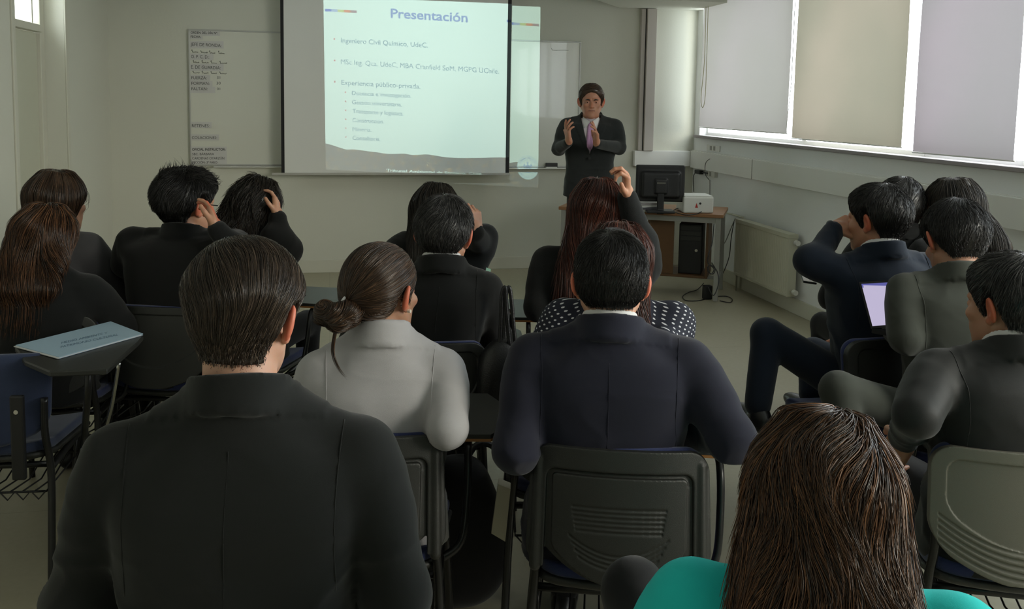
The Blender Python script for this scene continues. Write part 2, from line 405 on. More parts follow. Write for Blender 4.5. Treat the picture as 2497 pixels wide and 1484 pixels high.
def blind(name, label, ya, yb, zb, mt, pinch, zpin, chain=True):
    """ya > yb: far and near edge; the cloth hangs in and its edges curl so the light gap narrows at zpin"""
    r = empty(name, (BX, (ya+yb)/2, 2.58)); tag(r, label, 'blind', 'roller blinds over the windows')
    V, F = [], []; ny, nz = 16, 30
    for s_ in (0, 1):
        for j in range(nz+1):
            z = zb+(2.56-zb)*j/nz
            e = pinch*math.exp(-((z-zpin)/.35)**2) if z > zpin else pinch*(1-.5*(zpin-z)/(zpin-zb+.01))
            for i in range(ny+1):
                u = i/ny; y = (ya-.03+e)+(yb+.03-e-(ya-.03+e))*u
                V.append((-.004*math.sin(5*u+z*2)+.0015*s_, y-(ya+yb)/2, z-2.58))
    L = (ny+1)*(nz+1)
    for j in range(nz):
        for i in range(ny):
            a = j*(ny+1)+i; q = (a, a+1, a+ny+2, a+ny+1); F.append(q)
    V = V[:L]
    mesh_obj('blind_cloth', V, F, mt, r)
    MB().tube([(0, ya-.02-(ya+yb)/2, zb-2.585), (0, yb+.02-(ya+yb)/2, zb-2.582)], .0045, 8).build('bottom_bar', M_frame, r, smooth=True)
    MB().tube([(0.0, ya-.01-(ya+yb)/2, 0), (0.0, yb+.01-(ya+yb)/2, 0)], .026, 16).build('roller_tube', material('roller_grey', (.32, .30, .25), .6), r, smooth=True)
    return r
blind('roller_blind', 'pale grey roller blind on the far window, next to the corner', 8.09, 6.35, 1.385, blind_material('grey_blind_cloth', (.5, .49, .46), .30, ((.235, .222, .205), (.265, .24, .235))), .010, 1.95)
blind('roller_blind', 'beige roller blind on the middle window, warmer than its neighbours', 6.325, 4.925, 1.355, blind_material('beige_blind_cloth', (.5, .47, .4), .30, ((.20, .185, .145), (.265, .225, .18))), .012, 1.95)
blind('roller_blind', 'lilac grey roller blind on the near window, cut off by the right edge', 4.865, 3.99, 1.335, blind_material('lilac_blind_cloth', (.48, .46, .47), .30, ((.215, .20, .205), (.25, .212, .232))), .008, 1.9)
blind('roller_blind', 'hidden roller blind beside the right edge', 3.95, 3.44, 1.335, bpy.data.materials['lilac_blind_cloth'], .0, 1.9)
_b = [o for o in bpy.data.objects if o.get('label') == 'hidden roller blind beside the right edge'][0]
_b['label'] = 'narrow lilac grey roller blind past the near window, just beside the frame edge'
ch = MB(); c0 = onX(1708, 262, XR-.09); ct = onX(1722, 0, XR-.09)
ch.tube(spline([(ct[0], ct[1], 2.55), (ct[0], ct[1]-.01, 2.0), (c0[0], c0[1]-.005, c0[2]+.1), (c0[0], c0[1]-.05, c0[2]), (c0[0], c0[1]-.1, c0[2]+.1), (c0[0], ct[1]-.06, 2.0), (ct[0], ct[1]-.05, 2.55)], 6), .003, 6)
tag(ch.build('blind_pull_cord', material('yellowish_cord', (.5, .48, .25), .6), smooth=True), 'thin yellowish pull cord looped beside the far window blind', 'cord')
ch = MB(); a_ = onX(1930, 200, BX-.02); b_ = onX(1917, 318, BX-.02)
ch.tube([(a_[0], a_[1], 2.5), tuple(a_), tuple(b_)], .003, 6); tag(ch.build('blind_wand', M_white, smooth=True), 'thin white wand hanging over the right side of the far blind', 'wand')

# ------------------------------------------------------------------ projection screen
SY = 8.12; SX0, SX1 = -.413, 1.631; SZ0 = .935
s = empty('projection_screen', (.61, SY, 2.7)); tag(s, 'white pull-down projection screen with black side borders on the front wall', 'projection screen')
def rel(o, loc): o.location = Vector(o.location)-Vector([float(v) for v in loc]); return o
M_scr = material('matte_white_screen', (.74, .74, .70), .9)
L_ = (.61, SY, 2.7)
rel(box('screen_cloth', (SX0+.025, SY, SZ0), (SX1-.03, SY+.002, 2.95), M_scr, s), L_)
M_bord = material('matte_black_border', (.012, .012, .012), .8)
for xa, xb in ((SX0-.003, SX0+.025), (SX1-.03, SX1+.004)): rel(box('black_border', (xa, SY-.001, SZ0), (xb, SY+.003, 2.95), M_bord, s), L_)
rel(MB().box((SX0-.085, SY-.012, SZ0-.022), (SX1+.012, SY+.014, SZ0)).build('bottom_bar', material('grey_bar', (.42, .41, .37), .5), s, .005), L_)
rel(MB().box((SX0-.1, SY-.05, 2.93), (SX1+.1, SY+.06, ZC)).build('screen_case', M_white, s, .01), L_)

# ------------------------------------------------------------------ lettering placed on flat surfaces
def lettering(lines, pos, m, parent, name='lettering', push=(0, -.001, 0)):
    """lines: (text, left baseline px, right end px, cap height px, bold); pos(px, py) -> point"""
    Vs, Fs, n = [], [], 0
    for t, p0, p1, cap, bold in lines:
        V, F = text_mesh(t, bold); p0 = np.array(p0, float); p1 = np.array(p1, float)
        W_ = V[:, 0].max()-V[:, 0].min(); e = (p1-p0)/W_; dn = np.array([e[1]*0, -1.0])*cap/.70
        for v in V:
            q = p0+e*(v[0]-V[:, 0].min())+dn*v[1]; Vs.append(np.array(pos(q[0], q[1]))+np.array(push))
        Fs += [tuple(i+n for i in f) for f in F]; n += len(V)
    return mesh_obj(name, Vs, Fs, m, parent, smooth=False)
def quad_px(pts, pos, push=(0, 0, 0)): return [np.array(pos(*p))+np.array(push) for p in pts]
def scribble(x0, y0, x1, y1, amp, words, seed):
    r = random.Random(seed); out = []; x = x0; W_ = (x1-x0)
    for k in range(words):
        xa = x0+W_*k/words; xb = xa+W_/words*r.uniform(.65, .85); P = []; n = 13
        for i in range(n+1):
            t = i/n; P.append((xa+(xb-xa)*t+r.uniform(-.6, .6), y0+(y1-y0)*(k+t)/words-amp*(.75 if i % 2 else .1)*r.uniform(.3, 1)-(amp*.8 if i in (0, 1) else 0)))
        out.append(P)
    return out

# whiteboards
WBY = YF-.022
M_wb = material('whiteboard_enamel', (.66, .66, .58), .22, coat=.3)
M_ink = material('black_ink', (.02, .02, .02), .6)
M_ink2 = material('grey_ink', (.05, .055, .05), .6)
M_paper = material('paper_label', (.57, .56, .54), .8)
def whiteboard(label, x0, x1, z0, z1):
    r = empty('whiteboard', ((x0+x1)/2, WBY, (z0+z1)/2)); L = r.location; tag(r, label, 'whiteboard')
    rel(MB().box((x0+.012, WBY, z0+.012), (x1-.012, YF-.002, z1-.012)).build('board_surface', M_wb, r), L)
    m = MB(); y0 = WBY-.006
    m.box((x0, y0, z0), (x1, YF-.001, z0+.014)); m.box((x0, y0, z1-.014), (x1, YF-.001, z1)); m.box((x0, y0, z0+.014), (x0+.014, YF-.001, z1-.014)); m.box((x1-.014, y0, z0+.014), (x1, YF-.001, z1-.014))
    rel(m.build('board_frame', material('aluminium_frame', (.45, .45, .42), .4, metal=.3), r, .002), L)
    rel(MB().box((x0+.2, WBY-.06, z0-.012), (x1-.0, YF-.001, z0-.002)).build('pen_tray', M_white, r, .002), L)
    return r, L
wb1, Lw1 = whiteboard('whiteboard with a column of printed paper labels, left of the screen', -1.203, .35, .985, 2.178)
wb2, Lw2 = whiteboard('empty whiteboard with rounded corner behind the presenter, right of the screen', .78, 2.345, .975, 2.172)
def wpos(px, py): return onY(px, py, WBY)-np.array(Lw1[:])
labs = [  # (paper strip box px, [lines])
 ((463, 73, 536, 87), [('ORDEN DEL DÍA Nº:', (465, 82), (531, 83.5), 5.5, .012)]), ((463, 88, 494, 96), [('FECHA:', (465, 92), (490, 92.5), 5.5, .01)]),
 ((463, 100, 545, 118), [('JEFE DE RONDA:', (465, 111.5), (540, 115), 8, 0)]), ((463, 130, 520, 146), [('O. P. C. D.:', (466, 141.5), (510, 143), 8, 0)]),
 ((463, 155, 545, 173), [('E. DE GUARDIA:', (466, 167), (538, 169.5), 8, 0)]), ((465, 182, 512, 197), [('FUERZA:', (467, 193), (504, 193.5), 7.5, 0)]),
 ((465, 197, 518, 211), [('FORMAN:', (467, 206.5), (511, 207), 7.5, 0)]), ((465, 211, 525, 226), [('FALTAN:', (467, 220), (506, 220), 7.5, 0)]),
 ((466, 297, 516, 312), [('RETENES:', (468, 309.5), (511, 310), 7, 0)]), ((466, 327, 534, 342), [('COLACIONES:', (468, 338.5), (529, 339), 7, 0)]),
 ((466, 357, 553, 400), [('OFICIAL INSTRUCTOR:', (468.5, 367), (550, 367), 6, .014), ('SBC. BÁRBARA', (469, 378), (522, 378), 5.5, 0), ('CARDENAS OYARZÚN', (469, 388.5), (547, 388.5), 6, 0), ('SECCIÓN: 3º FARO', (469, 398.5), (530, 398.5), 5.5, .008)])]
for (x0, y0, x1, y1), ls in labs:
    c = quad_px([(x0, y1), (x1, y1+.5), (x1, y0+.5), (x0, y0)], wpos)
    V = [p+np.array([0, -.0004, 0]) for p in c]+[p+np.array([0, -.0022, 0]) for p in c]
    pl = mesh_obj('paper_label', V, [(0, 1, 2, 3), (7, 6, 5, 4), (0, 4, 5, 1), (1, 5, 6, 2), (2, 6, 7, 3), (3, 7, 4, 0)], M_paper, wb1, False)
    lettering(ls, wpos, M_ink2 if ls[0][4] == 0 else M_ink, pl, push=(0, -.003, 0))
for k, (a, b, words, amp) in enumerate([((467, 128), (554, 132), 4, 5), ((470, 153), (557, 156), 4, 5), ((470, 178.5), (557, 181), 4, 4.5)]):
    m = MB()
    for P in scribble(a[0], a[1], b[0], b[1], amp, words, 40+k): m.tube([wpos(*p)+np.array([0, -.0015, 0]) for p in P], .0016, 4)
    m.build('handwriting', M_ink2, wb1)
for l_ in [('31', (529, 192.5), (537, 192.5), 7, 0), ('30', (528, 206), (538, 206), 7, 0), ('01', (529, 219.5), (537, 219.5), 6, 0)]: lettering([l_], wpos, M_ink2, wb1, 'handwriting')
m = MB()
def wpos2(px, py): return onY(px, py, WBY)-np.array(Lw2[:])
m.tube([wpos2(*p)+np.array([0, -.001, 0]) for p in [(1344, 117), (1347, 122), (1356, 123), (1370, 122), (1386, 123)]], .0018, 4); m.build('faint_marker_line', M_steel, wb2)
e = MB(); p = onY(1345, 397, WBY-.03); e.box((p[0]-.055, WBY-.052, .975), (p[0]+.055, WBY-.012, 1.02))
e = e.build('board_eraser', M_black, None, .004); tag(e, 'black board eraser lying on the pen tray beside the presenter', 'eraser')
MB().box((p[0]-.056, WBY-.053, .9735), (p[0]+.05, WBY-.011, .984)).build('felt_pad', M_white, e)

# ------------------------------------------------------------------ ceiling projector and its slide
PL = np.array([.932, 4.95, 2.43])                      # the lamp point behind the lens
def on_screen(px, py): return onY(px, py, SY)
def on_wall(px, py): return onY(px, py, YF)
TL, TR, BR, BL = on_screen(788.5, -9), on_wall(1318, 16.5), on_wall(1312.5, 457.5), on_screen(794.5, 413)
gn = ((TL+TR+BR+BL)/4-PL); gn /= np.linalg.norm(gn)
gx = np.cross(gn, [0, 0, 1]); gx /= np.linalg.norm(gx); gz = np.cross(gx, gn); GD = .25
def film(P, depth=0.0):
    r = np.asarray(P)-PL; t = (GD-depth)/(r @ gn); q = PL+r*t; return q
pr = empty('ceiling_projector', PL); tag(pr, 'white ceiling projector throwing the slide, above and before the screen', 'projector')
GM = Matrix(((gx[0], gn[0], gz[0], 0), (gx[1], gn[1], gz[1], 0), (gx[2], gn[2], gz[2], 0), (0, 0, 0, 1)))
gc = GM.to_3x3()
m = MB()
def gbox(lo, hi, mb): mb.box(lo, hi, GM)
gbox((-.16, -.08, -.10), (.16, -.075, .09), m); gbox((-.16, -.075, -.10), (-.155, .262, .09), m); gbox((.155, -.075, -.10), (.16, .262, .09), m)
gbox((-.155, -.075, -.10), (.155, .262, -.095), m); gbox((-.155, -.075, .085), (.155, .262, .09), m)
m.build('projector_case', M_white, pr)
m = MB(); m.cyl((0, 0, .09), (0, 0, ZC-PL[2]), .02); m.build('ceiling_mount', M_steel, pr)
def fpts(P, depth=0.0): return [film(p, depth)-PL for p in P]
# black frame round the slide
ap = [gc.inverted() @ Vector(v) for v in fpts([TL, TR, BR, BL])]
out_ = [Vector((-.158, GD, .088)), Vector((.158, GD, .088)), Vector((.158, GD, -.098)), Vector((-.158, GD, -.098))]
V = [gc @ v for v in ap+out_]
mesh_obj('slide_mask', [v[:] for v in V], [(0, 1, 5, 4), (1, 2, 6, 5), (2, 3, 7, 6), (3, 0, 4, 7)], M_black, pr, False)
def filter_material(name, c, tex=None):
    m = bpy.data.materials.new(name); m.use_nodes = True; n = m.node_tree; n.nodes.clear()
    o = n.nodes.new('ShaderNodeOutputMaterial'); t = n.nodes.new('ShaderNodeBsdfTransparent'); t.inputs[0].default_value = (*c, 1)
    n.links.new(t.outputs[0], o.inputs[0])
    if tex:
        tc = n.nodes.new('ShaderNodeTexCoord'); a = n.nodes.new('ShaderNodeTexNoise'); a.inputs['Scale'].default_value = 420; a.inputs['Detail'].default_value = 4
        b = n.nodes.new('ShaderNodeTexVoronoi'); b.inputs['Scale'].default_value = 620
        ra = n.nodes.new('ShaderNodeValToRGB'); ra.color_ramp.elements[0].position = .52; ra.color_ramp.elements[0].color = (*c, 1); ra.color_ramp.elements[1].position = .8; ra.color_ramp.elements[1].color = (.55, .30, .16, 1)
        rb = n.nodes.new('ShaderNodeValToRGB'); rb.color_ramp.elements[0].position = .10; rb.color_ramp.elements[0].color = (1.0, .75, .35, 1); rb.color_ramp.elements[1].position = .22; rb.color_ramp.elements[1].color = (0, 0, 0, 1)
        ms = n.nodes.new('ShaderNodeMath'); ms.operation = 'GREATER_THAN'; ms.inputs[1].default_value = .56
        n3 = n.nodes.new('ShaderNodeTexNoise'); n3.inputs['Scale'].default_value = 90
        mm = n.nodes.new('ShaderNodeMix'); mm.data_type = 'RGBA'; mm.blend_type = 'ADD'
        for q in (a, b, n3): n.links.new(tc.outputs['Object'], q.inputs['Vector'])
        n.links.new(a.outputs['Fac'], ra.inputs[0]); n.links.new(b.outputs['Distance'], rb.inputs[0]); n.links.new(n3.outputs['Fac'], ms.inputs[0])
        n.links.new(ms.outputs[0], mm.inputs[0]); n.links.new(ra.outputs[0], mm.inputs[6]); n.links.new(rb.outputs[0], mm.inputs[7]); n.links.new(mm.outputs[2], t.inputs[0])
    return m
F_text = filter_material('slide_grey_blue', (.20, .36, .50)); F_title = filter_material('slide_title_blue', (.22, .32, .72)); F_red = filter_material('slide_red', (.85, .22, .28))
def slide_text(lines, mt, name='slide_lettering'): return lettering(lines, lambda x, y: film(on_screen(x, y), .001)-PL, mt, pr, name, push=(0, 0, 0))
z_ = lambda x, y: (660+x/3.0912, y/3.0912)
slide_text([('Presentación', z_(905, 133), z_(1485, 167), 22.4, .02)], F_title, 'slide_title')
slide_text([('Ingeniero Civil Químico, UdeC.', z_(530, 320), z_(1185, 359), 12, .006), ('MSc Ing. Qca. UdeC, MBA Cranfield SoM, MGPG UChile.', z_(530, 482), z_(1722, 556), 12.3, .006),
  ('Experiencia público-privada.', z_(533, 638), z_(1128, 669), 12, .006), ('Docencia e investigación.', z_(613, 715), z_(1060, 738), 10, .008), ('Gestión universitaria.', z_(614, 784), z_(990, 803), 10, .008),
  ('Transporte y logística.', z_(617, 851), z_(1002, 871), 10, .008), ('Construcción.', z_(617, 919), z_(855, 931), 10, .008), ('Minería.', z_(617, 987), z_(760, 993), 10, .008), ('Consultoría.', z_(617, 1053), z_(828, 1062), 10, .008)], F_text)
V, F = [], []
for cx_, cy_, s_ in [(480, 293, 6), (482, 456, 6), (483, 616, 6), (564, 695, 5), (564, 763, 5), (565, 831, 5), (566, 898, 5), (567, 965, 5), (567, 1032, 5)]:
    n0 = len(V); V += [film(on_screen(*z_(cx_+a*s_, cy_+b*s_)), .001)-PL for a, b in ((-1, -1), (1, -1), (1, 1), (-1, 1))]; F.append((n0, n0+1, n0+2, n0+3))
mesh_obj('slide_bullets', V, F, F_red, pr, False)
bars = [(.10, .20, .75), (.50, .55, .90), (.75, .72, .30), (.95, .22, .12), (.42, .22, .30)]
for k, cc in enumerate(bars):
    fm = filter_material('slide_bar_%d' % k, cc)
    def strip(P): mesh_obj('slide_colour_bar', [film(p, .001)-PL for p in P], [(0, 1, 2, 3)], fm, pr, False)
    x0 = 409+48*k; x1 = x0+48; yy = lambda x: 66+(x-409)*.055
    strip([on_screen(*z_(x0, yy(x0))), on_screen(*z_(x1, yy(x1))), on_screen(*z_(x1, yy(x1)+19)), on_screen(*z_(x0, yy(x0)+19))])
    x0 = 1782+48*k; x1 = x0+48; yy = lambda x: 166+(x-1782)*.058
    strip([on_wall(*z_(x0, yy(x0))), on_wall(*z_(x1, yy(x1))), on_wall(*z_(x1, yy(x1)+19)), on_wall(*z_(x0, yy(x0)+19))])
# the night view along the foot of the slide, with the caption and the seal left clear
g2 = lambda P: (lambda v: (v.x, v.z))(gc.inverted() @ Vector(film(P)-PL))
ridge = [on_screen(*z_(x, y)) for x, y in [(413, 1080), (470, 1095), (520, 1112), (570, 1128), (620, 1124), (680, 1132), (740, 1140), (810, 1148), (880, 1160), (940, 1160), (1000, 1156), (1070, 1168), (1120, 1166), (1170, 1162), (1245, 1172), (1320, 1185), (1400, 1190), (1480, 1191), (1600, 1189), (1700, 1186), (1780, 1186)]]+[on_wall(*z_(1850, 1226)), on_wall(*z_(2022, 1236))]
poly = [g2(p) for p in ridge]+[g2(BR), g2(BL)]
sealc = on_wall(1287, 409); sc2 = g2(sealc); rad2 = abs(g2(on_wall(1313, 409))[0]-sc2[0])
disc = [(sc2[0]+rad2*math.cos(2*PI*i/40), sc2[1]+rad2*math.sin(2*PI*i/40)) for i in range(40)]
Vt, Ft = text_mesh('Tribunal Ambiental de Santiago, Chile', .02)
p0 = np.array(z_(872, 1291)); p1 = np.array(z_(1590, 1322)); wT = Vt[:, 0].max()-Vt[:, 0].min()
vt = [g2(on_screen(*(p0+(p1-p0)*(v[0]-Vt[:, 0].min())/wT+np.array([0, -1.])*v[1]*6.2/.7))) for v in Vt]
KS = 100.0
loops = [poly, disc]; pts2 = [Vector((p[0]*KS, p[1]*KS)) for p in poly+disc+vt]; edges = []; n0 = 0
for lp_ in loops: edges += [(n0+i, n0+(i+1) % len(lp_)) for i in range(len(lp_))]; n0 += len(lp_)
ec = {}
for f in Ft:
    for i in range(len(f)): k = tuple(sorted((f[i], f[(i+1) % len(f)]))); ec[k] = ec.get(k, 0)+1
edges += [(a+n0, b+n0) for (a, b), c in ec.items() if c == 1]
cv, ce, cf, ov, oe, of = geometry.delaunay_2d_cdt(pts2, edges, [], 0, 1e-6)
def inside(p, L):
    r = False
    for i in range(len(L)):
        (x0, y0), (x1, y1) = L[i], L[i-1]
        if (y0 > p[1]) != (y1 > p[1]) and p[0] < (x1-x0)*(p[1]-y0)/(y1-y0)+x0: r = not r
    return r
tris = [[vt[i] for i in f] for f in Ft]; keep = []
for f in cf:
    c_ = (sum(cv[i].x for i in f)/3/KS, sum(cv[i].y for i in f)/3/KS)
    if not inside(c_, poly) or inside(c_, disc): continue
    if any(min(q[0] for q in t_) <= c_[0] <= max(q[0] for q in t_) and inside(c_, t_) for t_ in tris): continue
    keep.append(f)
cv = [v/KS for v in cv]
mesh_obj('slide_night_view', [(gc @ Vector((v.x, GD, v.y)))[:] for v in cv], [tuple(f) for f in keep], filter_material('slide_city_lights', (.13, .12, .15), True), pr, False)
# the seal: rings, crest and ring lettering in blue
F_seal = filter_material('slide_seal_blue', (.25, .45, .85)); F_seal2 = filter_material('slide_seal_ring', (.55, .75, .95))
def g3(x, y, dep=.001): v = gc @ Vector((x*(GD-dep)/GD, GD-dep, y*(GD-dep)/GD)); return v[:]
def ring(r0, r1, mt, dep, name):
    V, F = [], []; n = 40
    for i in range(n): a = 2*PI*i/n; V += [g3(sc2[0]+r0*math.cos(a), sc2[1]+r0*math.sin(a), dep), g3(sc2[0]+r1*math.cos(a), sc2[1]+r1*math.sin(a), dep)]
    for i in range(n): j = (i+1) % n; F.append((2*i, 2*i+1, 2*j+1, 2*j))
    mesh_obj(name, V, F, mt, pr, False)
ring(rad2*.93, rad2*.985, F_seal2, .0015, 'slide_seal_ring'); ring(rad2*.60, rad2*.65, F_seal2, .0015, 'slide_seal_ring')
V, F = [], []
for word, a0, a1, flip in (('TRIBUNAL AMBIENTAL', 165, 15, 1), ('SANTIAGO CHILE', 205, 335, -1)):
    for i, chh in enumerate(word):
        if chh == ' ': continue
        a = math.radians(a0+(a1-a0)*(i+.5)/len(word)); v_, f_ = text_mesh(chh, .02); v_ = (v_-[(v_[:, 0].max()+v_[:, 0].min())/2, .35, 0])*rad2*.2
        c_, s_ = math.cos(a-PI/2*flip), math.sin(a-PI/2*flip); n0 = len(V)
        V += [g3(sc2[0]+rad2*.79*math.cos(a)+x*c_-y*s_, sc2[1]+rad2*.79*math.sin(a)+x*s_+y*c_) for x, y, _ in v_]; F += [tuple(k+n0 for k in f) for f in f_]
mesh_obj('slide_seal_lettering', V, F, F_seal, pr, False)
V, F = [], []
def gpoly(pts):
    n0 = len(V); V.extend([g3(sc2[0]+x*rad2, sc2[1]+y*rad2) for x, y in pts]); F.append(tuple(range(n0, n0+len(pts))))
gpoly([(-.2, -.05), (.2, -.05), (.2, .12), (0, .2), (-.2, .12)]); gpoly([(-.38, -.3), (.38, -.3), (.4, -.22), (.22, -.1), (-.22, -.1), (-.4, -.22)])
gpoly([(-.45, .0), (-.24, -.02), (-.24, .2), (-.35, .3)]); gpoly([(.45, .0), (.35, .3), (.24, .2), (.24, -.02)]); gpoly([(-.05, .22), (.05, .22), (.1, .42), (-.1, .42)]); gpoly([(-.3, -.42), (.3, -.42), (.3, -.34), (-.3, -.34)])
mesh_obj('slide_seal_crest', V, F, F_seal, pr, False)
pl_ = bpy.data.lights.new('projector_lamp', 'SPOT'); pl_.energy = 415; pl_.color = (.67, .99, .94); pl_.shadow_soft_size = 0.0; pl_.spot_size = math.radians(52); pl_.spot_blend = 0
po = bpy.data.objects.new('projector_lamp', pl_); col.objects.link(po); po.parent = pr
po.rotation_euler = Vector(gn).to_track_quat('-Z', 'Y').to_euler()
# ------------------------------------------------------------------ student chairs
M_shell = material('grey_black_shell_plastic', (.026, .027, .024), .34, bump=.25, bscale=900, spec=.5)
M_shell2 = material('window_lit_shell_plastic', (.16, .155, .125), .38, bump=.2, bscale=900)  # paler copy of the shell plastic, window shine put into its grey
M_blue = material('blue_chair_fabric', (.018, .030, .115), .92, bump=.35, bscale=700, sheen=.3)
M_blue2 = material('worn_blue_fabric', (.030, .045, .10), .9, bump=.4, bscale=500, sheen=.3)
M_tube = material('black_tube', (.012, .012, .012), .3)
M_ply = material('plywood_edge', (.45, .20, .06), .5)
BW, BH = .235, .285                                     # half width and height of a backrest
def back_curve(x): return .055*(x/BW)**2                # wraps forward at the sides
def shell_sdf(variant):
    s = Sdf((-.26, -.04, -.03), (.26, .10, .33), .0024)
    def outline(x, z, w0, w1, z0, z1, r, smile):
        w_ = w0+(w1-w0)*(z-z0)/(z1-z0); zb = z0+smile*(x/w0)**2
        q0 = np.abs(x)-(w_-r); q1 = np.maximum(zb+r-z, z-(z1-r))
        return np.hypot(np.maximum(q0, 0), np.maximum(q1, 0))+np.minimum(np.maximum(q0, q1), 0)-r
    def plate(P, y0, y1, o): yy = P[:, 1]-back_curve(P[:, 0])-.03*((P[:, 2]-.1)/.2)**2*0; return np.maximum(np.maximum(y0-yy, yy-y1), o)
    L, H = (-.25, -.03, -.02), (.25, .09, .31)
    if variant == 0:
        frame = lambda P: plate(P, -.012, .014, outline(P[:, 0], P[:, 2], .236, .224, .0, .285, .05, .0))
        s.op(frame, L, H)
        # the open middle under the arch
        s.op(lambda P: outline(P[:, 0], P[:, 2], .188, .183, -.08, .232, .022, .0)*1.0, L, H, .006, 's')
        s.op(lambda P: plate(P, -.002, .014, outline(P[:, 0], P[:, 2], .200, .195, -.0, .24, .02, .0)), (-.25, -.03, .055), (.25, .09, .31), .004)
        s.op(lambda P: np.maximum(plate(P, -.002, .014, outline(P[:, 0], P[:, 2], .200, .195, -.03, .24, .02, .088)), P[:, 2]-.2), L, H, .004)
        s.op(lambda P: plate(P, -.0125, .013, outline(P[:, 0], P[:, 2], .166, .168, -.028, .222, .010, .078)), L, H, .004)
        for k in range(6): s.op(lambda P, k=k: np.maximum(np.hypot(P[:, 1]-back_curve(P[:, 0])+.0135, P[:, 2]-(.150-.0108*k+.0))-.0036, np.abs(P[:, 0])-(.118-.002*k)), L, H, .002, 's')
        for k in range(4): s.op(lambda P, k=k: np.maximum(np.hypot(P[:, 1]-back_curve(P[:, 0])+.0135, P[:, 2]-(.010+.0108*k+.052*(P[:, 0]/.14)**2))-.0036, np.abs(P[:, 0])-(.10+.008*k)), L, H, .002, 's')
        # round housings for the two uprights
        for sx in (-1, 1): s.cap((sx*.208, back_curve(.208)-.004, .0), (sx*.204, back_curve(.204)-.004, .25), .0155, .013, .006)
    else:
        s.op(lambda P: plate(P, -.012, .014, outline(P[:, 0], P[:, 2], .228, .224, -.03, .285, .055, .085)), L, H)
        s.op(lambda P: plate(P, -.03, -.006, outline(P[:, 0], P[:, 2], .192, .188, .055, .255, .035, .08)), L, H, .003, 's')
        if variant == 1:
            for k in range(5): s.op(lambda P, k=k: np.maximum(np.hypot(P[:, 1]-back_curve(P[:, 0])+.0115, P[:, 2]-(-.012+.0155*k+.085*(P[:, 0]/.228)**2))-.0042, np.abs(P[:, 0])-.205), L, H, .001, 's')
    return s.mesh()
SHELLS = [shell_sdf(i) for i in range(3)]
def cushion_sdf():
    s = Sdf((-.25, 0, -.03), (.25, .12, .33), .004)
    def fn(P):
        x, z = P[:, 0], P[:, 2]; yy = P[:, 1]-back_curve(x); w_ = .216; zb = -.018+.06*(x/w_)**2; r = .05
        q0 = np.abs(x)-(w_-r); q1 = np.maximum(zb+r-z, z-(.280-r))
        o = np.hypot(np.maximum(q0, 0), np.maximum(q1, 0))+np.minimum(np.maximum(q0, q1), 0)-r
        t = .030; q = np.stack([o+t/2, np.abs(yy-.030)-.016+t/2], 1)
        return np.linalg.norm(np.maximum(q, 0), axis=1)+np.minimum(q.max(1), 0)-t/2
    s.op(fn, (-.25, 0, -.02), (.25, .12, .31)); return s.mesh()
CUSH = cushion_sdf()
def seat_sdf(t0, t1, inset, r=.07):
    s = Sdf((-.25, -.24, -.05), (.25, .24, .05), .005)
    def fn(P):
        x, y = P[:, 0], P[:, 1]; w_ = .225-inset-.02*(-y/.21); zz = P[:, 2]-.012*(x/.2)**2-.02*np.clip(-y-.1, 0, 1)/.1+.03*np.clip(y-.14, 0, 1)/.08
        q0 = np.abs(x)-(w_-r); q1 = np.abs(y)-(.21-inset-r); o = np.hypot(np.maximum(q0, 0), np.maximum(q1, 0))+np.minimum(np.maximum(q0, q1), 0)-r
        q = np.stack([o+.012, np.abs(zz-(t0+t1)/2)-(t1-t0)/2+.012], 1)
        return np.linalg.norm(np.maximum(q, 0), axis=1)+np.minimum(q.max(1), 0)-.012
    s.op(fn, (-.25, -.24, -.05), (.25, .24, .05)); return s.mesh()
SEATC, SEATS = seat_sdf(-.004, .030, .008), seat_sdf(-.022, -.000, 0)
def set_frame(o, loc, rx=0): o.location = loc; o.rotation_euler = (rx, 0, 0); return o
TILT = math.radians(-9)
PROTO = {}
